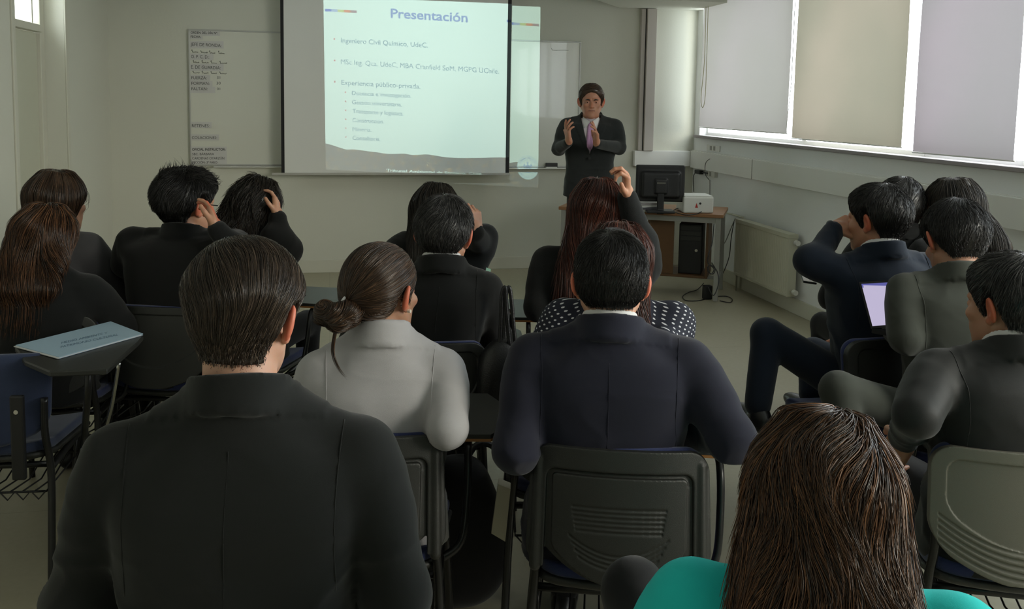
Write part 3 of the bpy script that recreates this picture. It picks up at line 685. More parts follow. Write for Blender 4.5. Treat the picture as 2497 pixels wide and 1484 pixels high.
def make_chair(variant, tablet=True, blue_back=False):
    """facing +y, its middle on the floor at the origin"""
    r = empty('student_chair')
    by, bz = -.235, .505
    if not blue_back: set_frame(mesh_obj('backrest_shell', *SHELLS[variant], M_shell2 if variant == 1 else M_shell, r), (0, by-.012, bz), -TILT*-1)
    set_frame(mesh_obj('backrest_cushion', *CUSH, M_blue2 if blue_back else M_blue, r), (0, by-.004, bz+(.008 if not blue_back else .0)), TILT*1)
    set_frame(mesh_obj('seat_cushion', *SEATC, M_blue2 if blue_back else M_blue, r), (0, .01, .435)); set_frame(mesh_obj('seat_shell', *SEATS, M_shell, r), (0, .01, .433))
    if blue_back:
        for sx in (-1, 1): MB().box((sx*.15-.022, by-.030, .40), (sx*.15+.022, by-.010, .67)).build('backrest_bracket', M_black, r, .006); MB().cyl((sx*.15, by-.034, .62), (sx*.15, by-.029, .62), .007).build('bolt', M_chrome, r)
    for sx in (-1, 1):
        x = sx*.205
        MB().tube(spline([(sx*.235, -.25, .0), (sx*.225, -.20, .22), (sx*.215, -.165, .40), (x, -.18, .52), (x, by+.058, bz+.13)], 5), .0125, 10).build('rear_leg', M_tube, r, smooth=True)
        MB().tube(spline([(sx*.235, .235, .0), (sx*.225, .20, .24), (sx*.215, .165, .405), (sx*.213, .0, .41), (sx*.215, -.165, .40)], 5), .0125, 10).build('front_leg', M_tube, r, smooth=True)
    m = MB()
    m.tube([(-.215, .12, .405), (.215, .12, .405)], .011, 8); m.tube([(-.215, -.13, .40), (.215, -.13, .40)], .011, 8)
    m.build('cross_tubes', M_tube, r, smooth=True)
    m = MB()                                            # the wire book rack under the seat
    m.tube([(-.2, .15, .335), (.2, .15, .335), (.2, -.17, .325), (-.2, -.17, .325)], .004, 6, closed=True)
    for k in range(9): x = -.16+.04*k; m.tube([(x, .15, .335), (x, .0, .30), (x, -.17, .325)], .003, 5)
    for sx in (-1, 1): m.tube([(sx*.2, .1, .335), (sx*.205, .12, .405)], .004, 6); m.tube([(sx*.2, -.15, .325), (sx*.205, -.13, .40)], .004, 6)
    zz = [(-.2+.4*k/16, -.172, .30 if k % 2 else .328) for k in range(17)]; m.tube(zz, .003, 5)
    m.build('book_rack', M_blackm, r, smooth=True)
    if tablet:
        m = MB(); m.tube(spline([(.215, -.05, .405), (.27, -.02, .44), (.285, .02, .56), (.285, .06, .66), (.285, .16, .665), (.285, .28, .665)], 5), .011, 10)
        ts = m.build('tablet_support', M_tube, r, smooth=True)
        s = [(.22, .06), (.35, .06), (.39, .12), (.39, .32), (.34, .42), (.12, .42), (.08, .37), (.08, .30), (.20, .22)]
        V = [(x, y, .688) for x, y in s]+[(x, y, .70) for x, y in s]; n = len(s); V2 = [(x, y, .680) for x, y in s]+[(x, y, .6875) for x, y in s]; FT = [tuple(range(n-1, -1, -1)), tuple(range(n, 2*n))]+[(i, (i+1) % n, n+(i+1) % n, n+i) for i in range(n)]; mesh_obj('tablet_underside', V2, FT, M_ply, r, False)
        mesh_obj('writing_tablet', V, [tuple(range(n-1, -1, -1)), tuple(range(n, 2*n))]+[(i, (i+1) % n, n+(i+1) % n, n+i) for i in range(n)], M_shell, r, False)
    return r
def place_chair(variant, label, loc, heading, tablet=True, blue_back=False):
    key = (variant, tablet, blue_back)
    if key not in PROTO: o = make_chair(*key); PROTO[key] = o
    else: o = copy_tree(PROTO[key])
    o.location = (float(loc[0]), float(loc[1]), 0); o.rotation_euler = (0, 0, heading); o.scale = (.94, .95, 1.0)
    tag(o, label, 'chair', 'student chairs'); return o

# ------------------------------------------------------------------ teacher's desk and what is on it
M_wood = material('beech_laminate', (.30, .15, .07), .45, var=.15, vscale=12)
M_brown = material('dark_veneer', (.13, .065, .025), .45, var=.2, vscale=9)
DZ = .715
dR = onZ(1764, 524, DZ); dL = onZ(1362, 503, DZ)
ang = math.atan2(dR[1]-dL[1], dR[0]-dL[0]); DL = float(np.hypot(*(dR-dL)[:2])); DD = .58
desk = empty('teacher_desk', (dL[0], dL[1], 0), ang); tag(desk, 'wood-topped steel-legged desk in the front right corner carrying the monitor', 'desk')
box('desk_top', (0, 0, DZ-.028), (DL, DD, DZ), M_wood, desk, .004)
m = MB(); m.box((.04, .02, DZ-.075), (DL-.04, .045, DZ-.029)); m.box((.04, DD-.045, DZ-.075), (DL-.04, DD-.02, DZ-.029)); m.box((.04, .046, DZ-.075), (.065, DD-.046, DZ-.029)); m.box((DL-.065, .046, DZ-.075), (DL-.04, DD-.046, DZ-.029))
m.build('apron_frame', M_steel, desk, .002)
for x in (.02, DL-.06):
    for y in (.012, DD-.052): box('desk_leg', (x, y, 0), (x+.04, y+.04, DZ-.0285), M_steel, desk, .003)
m = MB(); m.box((.06, DD*.5-.015, .13), (DL-.06, DD*.5+.015, .16)); m.box((.03, .053, .13), (.055, DD-.053, .16)); m.box((DL-.055, .053, .13), (DL-.03, DD-.053, .16)); m.build('foot_rail', M_steel, desk, .002)
pc = MB(); pc.box((DL-.62, .10, .165), (DL-.60, .48, .66)); pc.box((DL-.14, .10, .165), (DL-.12, .48, .66)); pc.box((DL-.60, .10, .165), (DL-.14, .48, .185)); pc.box((DL-.60, .10, .186), (DL-.40, .115, .66))
pc.build('computer_cabinet', M_brown, desk, .003)
def D(x, y, z): return desk.matrix_world @ Vector((x, y, z))
bpy.context.view_layer.update()
def desk_thing(name, x, y, z, rz, label, cat):
    p = D(x, y, z); o = empty(name, p, ang+rz); return tag(o, label, cat)
t = desk_thing('computer_tower', DL-.27, .16, .187, 0, 'black desktop computer tower standing in the cabinet under the desk', 'computer')
box('tower_case', (-.095, 0, 0), (.095, .30, .42), M_black, t, .006); m = MB()
for k in range(3): m.box((-.085, -.006, .37-.045*k), (.085, -.0005, .405-.045*k))
m.build('drive_bays', M_shell, t, .002)
MB().cyl((.05, -.005, .2), (.05, 0.001, .2), .012).build('power_button', M_chrome, t)
# monitor, seen from its back
mc = at(1617, 455, 6.75); md = desk_thing('computer_monitor', 0, 0, DZ, 0, 'black flat monitor seen from behind on the teacher desk', 'monitor')
pb = onZ(1608, 517, DZ); md.location = (pb[0], pb[1], DZ+.001); md.rotation_euler = (0, 0, math.radians(-12))
s = Sdf((-.25, -.08, .06), (.25, .06, .42), .005)
s.rbox((0, .012, .235), (.20, .018, .150), .012, 0); s.rbox((0, -.012, .225), (.155, .028, .105), .02, .02); s.rbox((0, -.025, .215), (.05, .028, .06), .01, .01)
V, F = s.mesh(); k_ = (1672-1563)/2180*6.75/.40
mesh_obj('monitor_case', V, F, M_black, md)
s = Sdf((-.15, -.12, -.01), (.15, .12, .2), .004); s.rbox((0, -.035, .012), (.028, .012, .2), .008, .0); s.rbox((0, -.01, .009), (.115, .085, .0095), .008, .01); V, F = s.mesh()
mesh_obj('monitor_stand', V, F, M_black, md)
MB().box((-.035, -.0545, .238), (.035, -.0525, .247)).build('maker_badge', M_shell2, md)
# white box shaped projector
bx = onZ(1703, 520, DZ); pj = empty('desk_projector', (bx[0], bx[1], DZ+.001), math.radians(-8)); tag(pj, 'white box-like projector with a red mark, right of the monitor on the desk', 'projector')
box('case_body', (-.125, .0, 0), (.125, .25, .135), M_white, pj, .012); box('case_lid', (-.118, .01, .1352), (.118, .24, .142), M_white, pj, .003)
MB().add([(-.03, -.001, .045), (-.005, -.001, .045), (-.018, -.001, .085)], [(0, 1, 2)]).build('red_mark', material('red_mark', (.45, .03, .02), .5), pj)
MB().cyl((.012, -.003, .08), (.012, .001, .08), .009).build('round_socket', M_black, pj)
ps = onZ(1600, 519, DZ); pp = empty('paper_stack', (ps[0]-.04, ps[1]+.16, DZ+.001), .2)
tag(pp, 'low pile of papers and folders lying behind the monitor foot', 'papers'); 
for k in range(4): box('sheet_bundle', (-.13+.01*k, -.08, .018*k), (.13-.012*k, .08, .018*k+.016), material('bundle_%d' % k, [(.5, .5, .46), (.08, .08, .09), (.6, .6, .55), (.35, .33, .32)][k], .7), pp)
# cables
def cable(label, pts, r=.004, mt=None, name='power_cable'):
    o = MB().tube(spline(pts, 6), r, 6).build(name, mt or M_black, None, smooth=True); return tag(o, label, 'cable')
T_ = lambda px, py, z: tuple(onZ(px, py, z)); A_ = lambda px, py, d: tuple(at(px, py, d))
RX_ = lambda px, py, off=.03: tuple(onX(px, py, XR-off))
cable('black cables curling on the desk in front of the white case', [T_(1640, 514, DZ+.008), T_(1652, 508, DZ+.02), T_(1672, 506, DZ+.02), T_(1695, 516, DZ+.01), T_(1714, 512, DZ+.02), T_(1700, 521, DZ+.007), T_(1672, 524, DZ+.007), T_(1648, 518, DZ+.007)])
cable('black cable running up from the desk to the wall plug', [RX_(1692, 467, .05), RX_(1691, 450, .02), RX_(1691, 430, .02), RX_(1696, 421, .03), RX_(1702, 418, .04)])
cable('thin black cable looping over the trunking beside the corner sockets', [RX_(1731, 387, .07), RX_(1722, 395, .075), RX_(1719, 410, .07), RX_(1721, 427, .06), RX_(1729, 438, .04)], .003)
cable('thin cable hanging down the right wall from the corner sockets', [RX_(1731, 438, .02), RX_(1731, 460, .012), RX_(1731, 490, .012)], .003)
cable('grey cable sagging from the radiator corner down behind the desk leg', [RX_(1793, 532, .13), RX_(1781, 560, .13), RX_(1768, 590, .14), RX_(1753, 610, .18)], .004, M_steel)
cable('black cable drooping from the radiator corner to the floor by the desk', [RX_(1790, 540, .13), RX_(1783, 580, .15), RX_(1778, 625, .15), RX_(1764, 664, .15), T_(1752, 684, .01)])
cable('black cable hanging beside the right desk leg into the tangle', [A_(1741, 545, 6.9), A_(1737, 590, 6.85), A_(1728, 620, 6.8), A_(1726, 640, 6.8), A_(1741, 655, 6.8), A_(1733, 668, 6.8), A_(1724, 650, 6.8)])
cable('coiled black cable hanging in loops under the desk', [A_(1735, 640, 6.75), A_(1744, 655, 6.75), A_(1738, 668, 6.75), A_(1726, 660, 6.75), A_(1731, 645, 6.75), A_(1748, 660, 6.75), A_(1752, 690, 6.7), A_(1740, 720, 6.65), A_(1727, 700, 6.65)])
cable('black cable snaking over the floor in front of the desk leg', [T_(1722, 728, .006), T_(1700, 733, .006), T_(1672, 732, .006), T_(1665, 722, .006), T_(1680, 712, .006), T_(1700, 706, .006), T_(1716, 690, .03)])
cable('loop of black cable lying on the floor right of the desk leg', [T_(1750, 722, .006), T_(1772, 722, .006), T_(1785, 729, .006), T_(1780, 737, .006), T_(1755, 733, .006)])
a0 = onZ(1724, 728, .002); ad = MB().box((a0[0]-.035, a0[1]-.03, .001), (a0[0]+.035, a0[1]+.03, .115)).build('power_adapter', M_black, None, .008); tag(ad, 'black power adapter block standing on the floor by the desk leg', 'power adapter')
# sockets on the right wall
def plate(name, label, px0, py0, px1, py1, X, holes):
    a, b = onX(px0, py0, X), onX(px1, py1, X); y0, y1 = sorted((a[1], b[1])); z0, z1 = sorted((a[2], b[2]))
    o = MB().box((X, y0, z0), (XR-.001, y1, z1)).build(name, M_white, None, .003); tag(o, label, 'socket')
    for hx in holes: hy = y1+(y0-y1)*hx; MB().box((X-.004, hy-.018, (z0+z1)/2-.02), (X-.0005, hy+.018, (z0+z1)/2+.02)).build('socket_insert', M_steel, o)
    return o
plate('wall_socket', 'white socket plate under the window sill, right beside the corner', 1723, 352, 1754, 371, XR-.012, (.35, .62))
o = plate('wall_socket', 'white socket box just under the trunking beside the corner', 1717, 414, 1742, 433, XR-.035, (.3, .6))
pg = onX(1706, 419, XR-.05); o = MB().box((XR-.075, pg[1]-.05, pg[2]-.02), (XR-.03, pg[1]+.07, pg[2]+.018)).build('power_plug', M_black, None, .006); tag(o, 'black plug pushed into the socket above the desk', 'plug')
MB().cyl((XR-.052, pg[1]+.05, pg[2]), (XR-.036, pg[1]-.16, pg[2]-.0), .007).build('plug_neck', M_black, o)

# ------------------------------------------------------------------ radiator
RXF = XR-.115; r0, r1 = onX(1795, 532, RXF), onX(1925, 572, RXF); ry0, ry1 = r1[1], r0[1]; rz1 = float((r0[2]+r1[2])/2); rz0 = float(onX(1918, 723, RXF)[2])
rd = empty('radiator', (RXF, (ry0+ry1)/2, rz0)); tag(rd, 'white ribbed panel radiator under the windows, right of the desk', 'radiator'); L = rd.location
V, F = [], []; n = 66
for i in range(n+1):
    y = ry0+(ry1-ry0)*i/n; x = RXF+(.006 if i % 2 else 0); V += [(x, y, rz0+.02), (x, y, rz1-.035)]
for i in range(n): F.append((2*i, 2*i+1, 2*i+3, 2*i+2))
M_rad = material('radiator_enamel', (.58, .57, .46), .45)
rel(mesh_obj('ribbed_panel', V, F, M_rad, rd, False), L)
m = MB(); m.box((RXF+.008, ry0, rz0), (RXF+.07, ry1, rz1-.03)); m.box((RXF-.004, ry0-.004, rz1-.034), (RXF+.075, ry1+.004, rz1)); m.box((RXF-.003, ry0-.003, rz0-.003), (RXF+.008, ry1+.003, rz0+.02)); m.box((RXF-.002, ry0-.004, rz0), (RXF+.07, ry0+.012, rz1-.035)); m.box((RXF-.002, ry1-.012, rz0), (RXF+.07, ry1+.004, rz1-.035))
rel(m.build('radiator_casing', M_rad, rd, .003), L)
for yy in (ry0+.1, ry1-.1): rel(MB().box((RXF+.07, yy-.02, rz0+.1), (XR-.002, yy+.02, rz1-.1)).build('wall_bracket', M_steel, rd), L)
for zz in (rz0+.04, rz1-.06): rel(MB().tube([(RXF+.04, ry0, zz), (RXF+.04, ry0-.035, zz)], .009, 10).build('valve_stub', M_steel, rd, smooth=True), L); rel(MB().cyl((RXF+.04, ry0-.03, zz), (RXF+.04, ry0-.065, zz), .020).build('valve_knob', M_white, rd), L)
rel(MB().tube([(RXF+.04, ry1+.03, 0.0), (RXF+.04, ry1+.03, rz0+.05), (RXF+.04, ry1, rz0+.05)], .009, 8).build('radiator_pipe', M_rad, rd, smooth=True), L)
hp_ = MB().tube([(XR-.02, ry1+.06, .0), (XR-.02, ry1+.06, rz1), (XR-.02, 8.2, rz1+.0)], .009, 8).build('heating_pipe', M_rad, None, smooth=True); tag(hp_, 'thin painted heating pipe running along the wall behind the desk', 'pipe')
# ------------------------------------------------------------------ people: heads, hands, hair, clothes
def head_sdf(s, fr, fem=0.0):
    w_ = 1-.05*fem
    s.ell((0, -.012, .030), (.076, .098, .088), .0, fr=fr)
    s.ell((0, -.045, .0), (.066, .062, .062), .03, fr=fr)
    s.ell((0, .030, -.035), (.062*w_, .062, .068), .02, fr=fr)
    s.ell((0, .050, -.062), (.047*w_, .045, .044), .02, fr=fr)
    s.ell((0, .078, -.094), (.024*w_, .020, .019), .018, fr=fr)
    for x in (-1, 1):
        s.cap((x*.056*w_, .0, -.045), (x*.030, .060, -.090), .018, .014, .02, fr=fr)
        s.ell((x*.040, .060, -.018), (.022, .024, .018), .015, fr=fr)
        s.cap((x*.010, .086, .024), (x*.042, .070, .024), .009, .008, .010, fr=fr)
    s.cap((0, .084, .012), (0, .104, -.024), .007, .0115, .010, fr=fr)
    for x in (-1, 1): s.ell((x*.011, .098, -.028), (.008, .010, .007), .005, fr=fr)
    for x in (-1, 1): s.ell((x*.031, .096, .004), (.016, .014, .010), .008, 's', fr=fr)
    for x in (-1, 1): s.ell((x*.031, .0735, .004), (.0135, .0125, .0125), .003, fr=fr)
    s.ell((0, .088, -.050), (.022, .012, .0052), .004, fr=fr); s.ell((0, .087, -.060), (.018, .012, .006), .004, fr=fr)
    s.ell((0, .102, -.0548), (.022, .008, .0014), .002, 's', fr=fr)
    for x in (-1, 1):
        Re = rot(yaw=x*32, roll=x*8)
        s.ell((x*.0875, -.019, -.002), (.0085, .0185, .032), .004, fr=fr, R=Re)
        s.ell((x*.079, -.006, -.028), (.007, .010, .012), .006, fr=fr)
        s.ell((x*.094, -.014, .003), (.005, .010, .018), .004, 's', fr=fr, R=Re)
def hand_mesh(o, y_, bn, side, curls=(.3, .35, .4, .45), spread=.08, opp=.3, k=1.0, h=.0026, fa=None):
    y_ = np.array(y_, float); y_ /= np.linalg.norm(y_); z_a = np.array(bn, float); z_a -= y_*(z_a @ y_); z_a /= np.linalg.norm(z_a)
    t = np.cross(z_a, y_) if side == 'R' else np.cross(y_, z_a)
    fr = Frame(o, np.stack([t, y_, z_a], 1), k); o = np.array(o, float)
    s = Sdf(o-.22*k, o+.22*k, h)
    s.rbox((0, .048, 0), (.040, .046, .0135), .012, 0, fr=fr); f_ = np.array([0, -.04, 0]) if fa is None else -.05*(fr.R.T @ (fa/np.linalg.norm(fa))); s.cap(f_, (0, .0, 0), .022, .024, .012, fr=fr); s.cap((0, .0, 0), (0, .02, 0), .023, .026, .015, fr=fr)
    s.ell((.024, .030, -.008), (.017, .028, .014), .008, fr=fr)
    for i, (x, y0, L) in enumerate([(.030, .088, .070), (.010, .093, .078), (-.011, .090, .072), (-.030, .081, .056)]):
        p = np.array([x, y0, .001]); a = 0; sp = spread*(1.5-i); r = .0092-.0006*(i == 3)
        for j, f in enumerate((.46, .31, .25)):
            a += curls[i]*(.95, 1.15, .8)[j]
            q = p+L*f*np.array([math.sin(sp)*math.cos(a), math.cos(sp)*math.cos(a), -math.sin(a)])
            s.cap(p, q, r, r-.0007, .0035 if j else .005, fr=fr); p = q; r -= .0008
    p = np.array([.030, .018, -.006]); q = p+np.array([.030, .030, -.012-.018*opp]); s.cap(p, q, .0125, .0105, .007, fr=fr)
    q2 = q+np.array([.012-.016*opp, .027, -.006-.014*opp]); s.cap(q, q2, .0102, .0085, .003, fr=fr)
    return s.mesh()

def strands(s, roots, fr, flow, L, r, steps=8, wave=.0, wfreq=60, off=(.0, .004), lift=.0, droop=.3, seed=1, hold=1.0):
    """hair locks that run over the hair mass s; flow(P in head frame) -> direction in head frame"""
    g = np.random.default_rng(seed); N = len(roots); P = roots.copy(); out = [P.copy()]
    L = np.broadcast_to(np.asarray(L, float), (N,))*g.uniform(.7, 1.15, N); o = g.uniform(off[0], off[1], N); ph = 2.6*noise(roots*np.array([1, 1, .35]), 26, 0)+g.uniform(-.5, .5, N)
    D0 = None
    for k in range(steps-1):
        t = (k+1)/(steps-1); n = s.grad(P); f = flow(fr.inv(P)) @ fr.R.T; f /= np.maximum(np.linalg.norm(f, axis=1), 1e-9)[:, None]
        d = f-n*np.sum(f*n, 1)[:, None]; ln = np.linalg.norm(d, axis=1)[:, None]
        d = np.where(ln > .25, d/np.maximum(ln, 1e-6), f)
        if D0 is not None: d = d*(1-droop)+D0*droop; d /= np.maximum(np.linalg.norm(d, axis=1), 1e-9)[:, None]
        D0 = d; sd = np.cross(n, d)
        wv = wave*(.25*np.sin(wfreq*(k+1)*L.mean()/steps+ph)+.9*noise(P*np.array([1, 1, .55]), wfreq*.75, 0))+.10*noise(P, 22, 2)*min(1, wave*3+.2)
        P = P+(d+sd*wv[:, None])*(L/(steps-1))[:, None]
        dist = s.sample(P); n = s.grad(P); corr = (dist-(o+lift*t*t))
        corr = np.clip(corr, -.02, .01)*hold
        corr = np.where((n[:, 2] < -.45) & (dist > 0), 0, corr)
        P = P-n*corr[:, None]; out.append(P.copy())
    A = np.stack(out, 1)                                  # N, steps, 3
    T = np.gradient(A, axis=1); T /= np.maximum(np.linalg.norm(T, axis=2), 1e-9)[:, :, None]
    ref = g.normal(size=(N, 1, 3)); U = np.cross(T, ref); U /= np.maximum(np.linalg.norm(U, axis=2), 1e-9)[:, :, None]; W = np.cross(T, U)
    tt = np.linspace(0, 1, steps); rad = (r*(1-.85*tt**1.5))[None, :, None]*g.uniform(.6, 1.3, N)[:, None, None]
    V = np.stack([A+rad*(U*math.cos(a)+W*math.sin(a)) for a in (0, 2.094, 4.189)], 2)   # N,S,3,3
    idx = np.arange(N*steps*3).reshape(N, steps, 3); F = []
    for c in range(3):
        a = idx[:, :-1, c]; b = idx[:, :-1, (c+1) % 3]; cc = idx[:, 1:, (c+1) % 3]; d = idx[:, 1:, c]; F.append(np.stack([a, b, cc, d], -1).reshape(-1, 4))
    return V.reshape(-1, 3), np.concatenate(F)
def hairline(P, back=-.085, front=0.0):
    """height above the hairline, head frame: negative where there is skin"""
    y = P[:, 1]
    zl = np.interp(y, [-.13, -.052, -.042, -.036, -.028, .002, .010, .020, .036, .060, .082+front, .12], [back, back+.006, -.045, .0, .024, .028, -.025, -.016, .022, .045, .078, .13])
    return P[:, 2]-zl
def hair_short(hc_fr, sp, h, nbl=None):
    """cropped hair: a layer on the skull that thins out towards ears and nape, locks combed from the crown, stubble below"""
    fr = hc_fr; R_ = .175*fr.k; s = Sdf(fr.o-R_, fr.o+R_, h); m = np.ones(3)*.17
    s.ell((0, -.012, .030), (.076, .098, .088), .0, fr=fr); s.ell((0, -.045, .0), (.066, .062, .062), .03, fr=fr); s.ell((0, .030, -.035), (.062, .062, .068), .02, fr=fr)
    if nbl is not None: s.cap(fr.to((0, -.022, -.045)), nbl, .058, .064, .02)
    ax = [s.lo[i]+s.h*np.arange(s.n[i]) for i in range(3)]; P = fr.inv(np.stack(np.meshgrid(*ax, indexing='ij'), -1).reshape(-1, 3))
    lo_, hi_ = sp.get('z0', -.05), sp.get('z1', .06); u = np.clip((P[:, 2]-lo_)/(hi_-lo_), 0, 1); u = u*u*(3-2*u)
    dpt = np.clip(hairline(P, sp.get('back', -.10))/.03, 0, 1)
    t = (sp.get('side', .006)*(1-u)+sp.get('top', .018)*u)*(.15+.85*dpt)+.0012
    t = t+sp.get('backt', .004)*np.clip(-P[:, 1]/.08, 0, 1)*np.clip((P[:, 2]+.06)/.06, 0, 1)
    s.d -= (t*fr.k).reshape(s.n).astype(np.float32)
    if 'quiff' in sp: s.ell(sp['quiff'][:3], sp['quiff'][3:], .025, fr=fr)
    back = sp.get('back', -.10)
    def below(P): return hairline(P, back, sp.get('front', 0))*.7
    s.op(lambda P: (hairline(P, back, sp.get('front', 0))-.011*np.clip(-P[:, 1]/.03, 0, 1))*.7, -m, m, .004, 's', fr=fr)
    V, F = s.mesh(); parts = [(V, F)]
    N = sp.get('n', 2500); g = np.random.default_rng(sp.get('seed', 3)); loc = fr.inv(V); nn = normals(V, F); hl = hairline(loc, back)
    outw = ((V-fr.o)*nn).sum(1) > 0
    ok = np.where((hl > .002) & outw)[0]; rsk = None; ri = g.choice(ok, N)
    roots = V[ri]+g.normal(size=(N, 3))*h*.4; rl = fr.inv(roots)
    c0 = np.array(sp.get('crown', (0.0, -.055, .11)))
    if sp.get('flow') == 'sweep':
        sw = np.array(sp.get('sweep', (-.6, -.5, -.25)))
        def flow(P):
            up = np.clip((P[:, 2]-.02)/.05, 0, 1)[:, None]; d = P-c0; d /= np.linalg.norm(d, axis=1)[:, None]
            return (d*.3+np.array([0, -.25, -.8]))*(1-up)+sw*up+.3*up*noise(P*np.array([1, .3, 1]), 30, 1)[:, None]*np.array([1, 0, .3])
    else:
        def flow(P): d = P-c0; d /= np.linalg.norm(d, axis=1)[:, None]; q = np.cross(d, [0, 0, 1.]); return d+np.array([0, -.05, -.45])+.3*q+.35*noise(P, 45, 1)[:, None]*q
    hgt = np.clip((rl[:, 2]+.06)/.13, 0, 1); L = sp.get('lmin', .010)+(sp.get('lmax', .032)-sp.get('lmin', .010))*hgt**1.5
    L = L*np.clip(.35+hairline(rl, back)/.03, .35, 1)
    parts.append(strands(s, roots, fr, flow, L*fr.k, sp.get('r', .0008), 7, sp.get('wave', .15), 90, (-.001, sp.get('off', .003)), sp.get('lift', .003), .35, sp.get('seed', 3), .8))
    # stubble fading out below the hairline
    nsb = int(N*.5); sk = Sdf(fr.o-R_, fr.o+R_, max(h, .0035)); sk.ell((0, -.012, .030), (.076, .098, .088), .0, fr=fr); sk.ell((0, -.045, .0), (.066, .062, .062), .03, fr=fr); sk.ell((0, .030, -.035), (.062, .062, .068), .02, fr=fr)
    if nbl is not None: sk.cap(fr.to((0, -.022, -.045)), nbl, .054, .060, .02)
    Vs, Fs = sk.mesh(); ls = fr.inv(Vs); hs_ = hairline(ls, back); pr_ = np.exp(np.minimum(hs_, 0)/.007)*(hs_ < .016)*(hs_ > -.03)*(ls[:, 1] < .02); pr_ /= pr_.sum(); rs = g.choice(len(Vs), nsb, p=pr_)
    parts.append(strands(sk, Vs[rs]+g.normal(size=(nsb, 3))*.002, fr, lambda P: np.array([0, -.1, -1.])+0*P, (.005+.008*np.clip(hs_[rs]/.012, 0, 1))*fr.k, .00045, 3, .1, 60, (0, .001), .001, .3, 12, .8))
    if 'spikes' in sp:
        ok2 = np.where(loc[:, 2] > .085)[0]; ri = g.choice(ok2, sp['spikes']); rr = V[ri]
        parts.append(strands(s, rr, fr, lambda P: (P-c0)+np.array([.03, .02, .06]), .03*fr.k, .0016, 5, .2, 80, (.004, .02), .02, .4, 9, .5))
    return merge(parts)
def hair_long(fr, sp, h):
    """cap on the skull plus a fall of hair lofted down the back, with locks running over it"""
    secs = sp['fall']+[(.115, 0, -.02, .045, .050, 2)]                                     # rows (z, cx, cy, a, b, n) in the head frame, bottom up
    zs = [q[0] for q in secs]; lo = fr.o-np.array([.22, .22, -min(zs)+.05])*fr.k; hi = fr.o+np.array([.22, .20, .17])*fr.k
    s = Sdf(lo, hi, h); t = sp.get('t', .014)
    s.ell((0, -.016, .034), (.077+t, .099+t, .086+t), 0, fr=fr)
    fn, a, b = loft_fn(secs); s.op(fn, a, b, .03, fr=fr)
    if not sp.get('full'): s.op(lambda P: np.maximum(np.maximum(.032+.05*np.clip((P[:, 2]-.0)/.08, 0, 1.2)-P[:, 1], np.abs(P[:, 0])-.2), P[:, 2]-.085), (-.2, 0, min(zs)), (.2, .2, .12), .012, 's', fr=fr)
    wv = sp.get('lump', .004)
    V, F = s.mesh(disp=lambda P: wv*noise(P*np.array([1, 1, .35]), 55, 1)); parts = [(V, F)]
    N = sp.get('n', 2600); g = np.random.default_rng(sp.get('seed', 5)); nn = normals(V, F); ok = np.where(nn[:, 2] > -.6)[0]; ri = g.choice(ok, N); roots = V[ri]
    c0 = np.array(sp.get('crown', (0, -.02, .14)))
    def flow(P):
        d = P-c0; d /= np.linalg.norm(d, axis=1)[:, None]; up = np.clip((P[:, 2]-.02)/.09, 0, 1)[:, None]
        out = np.array([0, 0, -1.0])*(1-up*.7)+d*up*1.2
        return out+sp.get('flare', 0)*np.stack([P[:, 0]*6, P[:, 1]*2, P[:, 0]*0], 1)*(1-up)
    parts.append(strands(s, roots, fr, flow, sp.get('L', .16)*fr.k, sp.get('r', .0017), 12, sp.get('wave', .12), sp.get('wfreq', 45), (-.002, sp.get('off', .006)), sp.get('lift', .004), .4, sp.get('seed', 5), .7))
    if sp.get('curly'):
        ri = g.choice(ok, sp['curly']); parts.append(strands(s, V[ri], fr, flow, .07*fr.k, .0015, 12, .9, 160, (.0, .016), .012, .1, 77, .5))
    return merge(parts)

M_eye = material('eyeball', (.6, .6, .58), .2); M_iris = material('dark_iris', (.02, .012, .008), .2)
SKIN = {}
def skin(c):
    if c not in SKIN:                                   # blood flush on ears and nose tip, with backlit ear glow painted in
        m = SKIN[c] = material('skin_tone', c, .5, sss=.45, bump=.05, bscale=500); n = m.node_tree; b = n.nodes['Principled BSDF']
        a = n.nodes.new('ShaderNodeAttribute'); a.attribute_name = 'flush_glow'; x = n.nodes.new('ShaderNodeMix'); x.data_type = 'RGBA'; x.inputs[6].default_value = (*c, 1); x.inputs[7].default_value = (min(1, c[0]*1.12), c[1]*.60, c[2]*.52, 1)
        n.links.new(a.outputs['Fac'], x.inputs[0]); n.links.new(x.outputs[2], b.inputs['Base Color'])
    return SKIN[c]
M_shirt = material('white_shirt_cotton', (.72, .72, .72), .8)
def fabric(name, c, rough=.95, sheen=.15, bump=.16, bscale=1400, var=.06): return material(name, c, rough, sheen=sheen, bump=bump, bscale=bscale, var=var, vscale=25, spec=.25)
M_shoe = material('black_leather', (.01, .01, .01), .35)

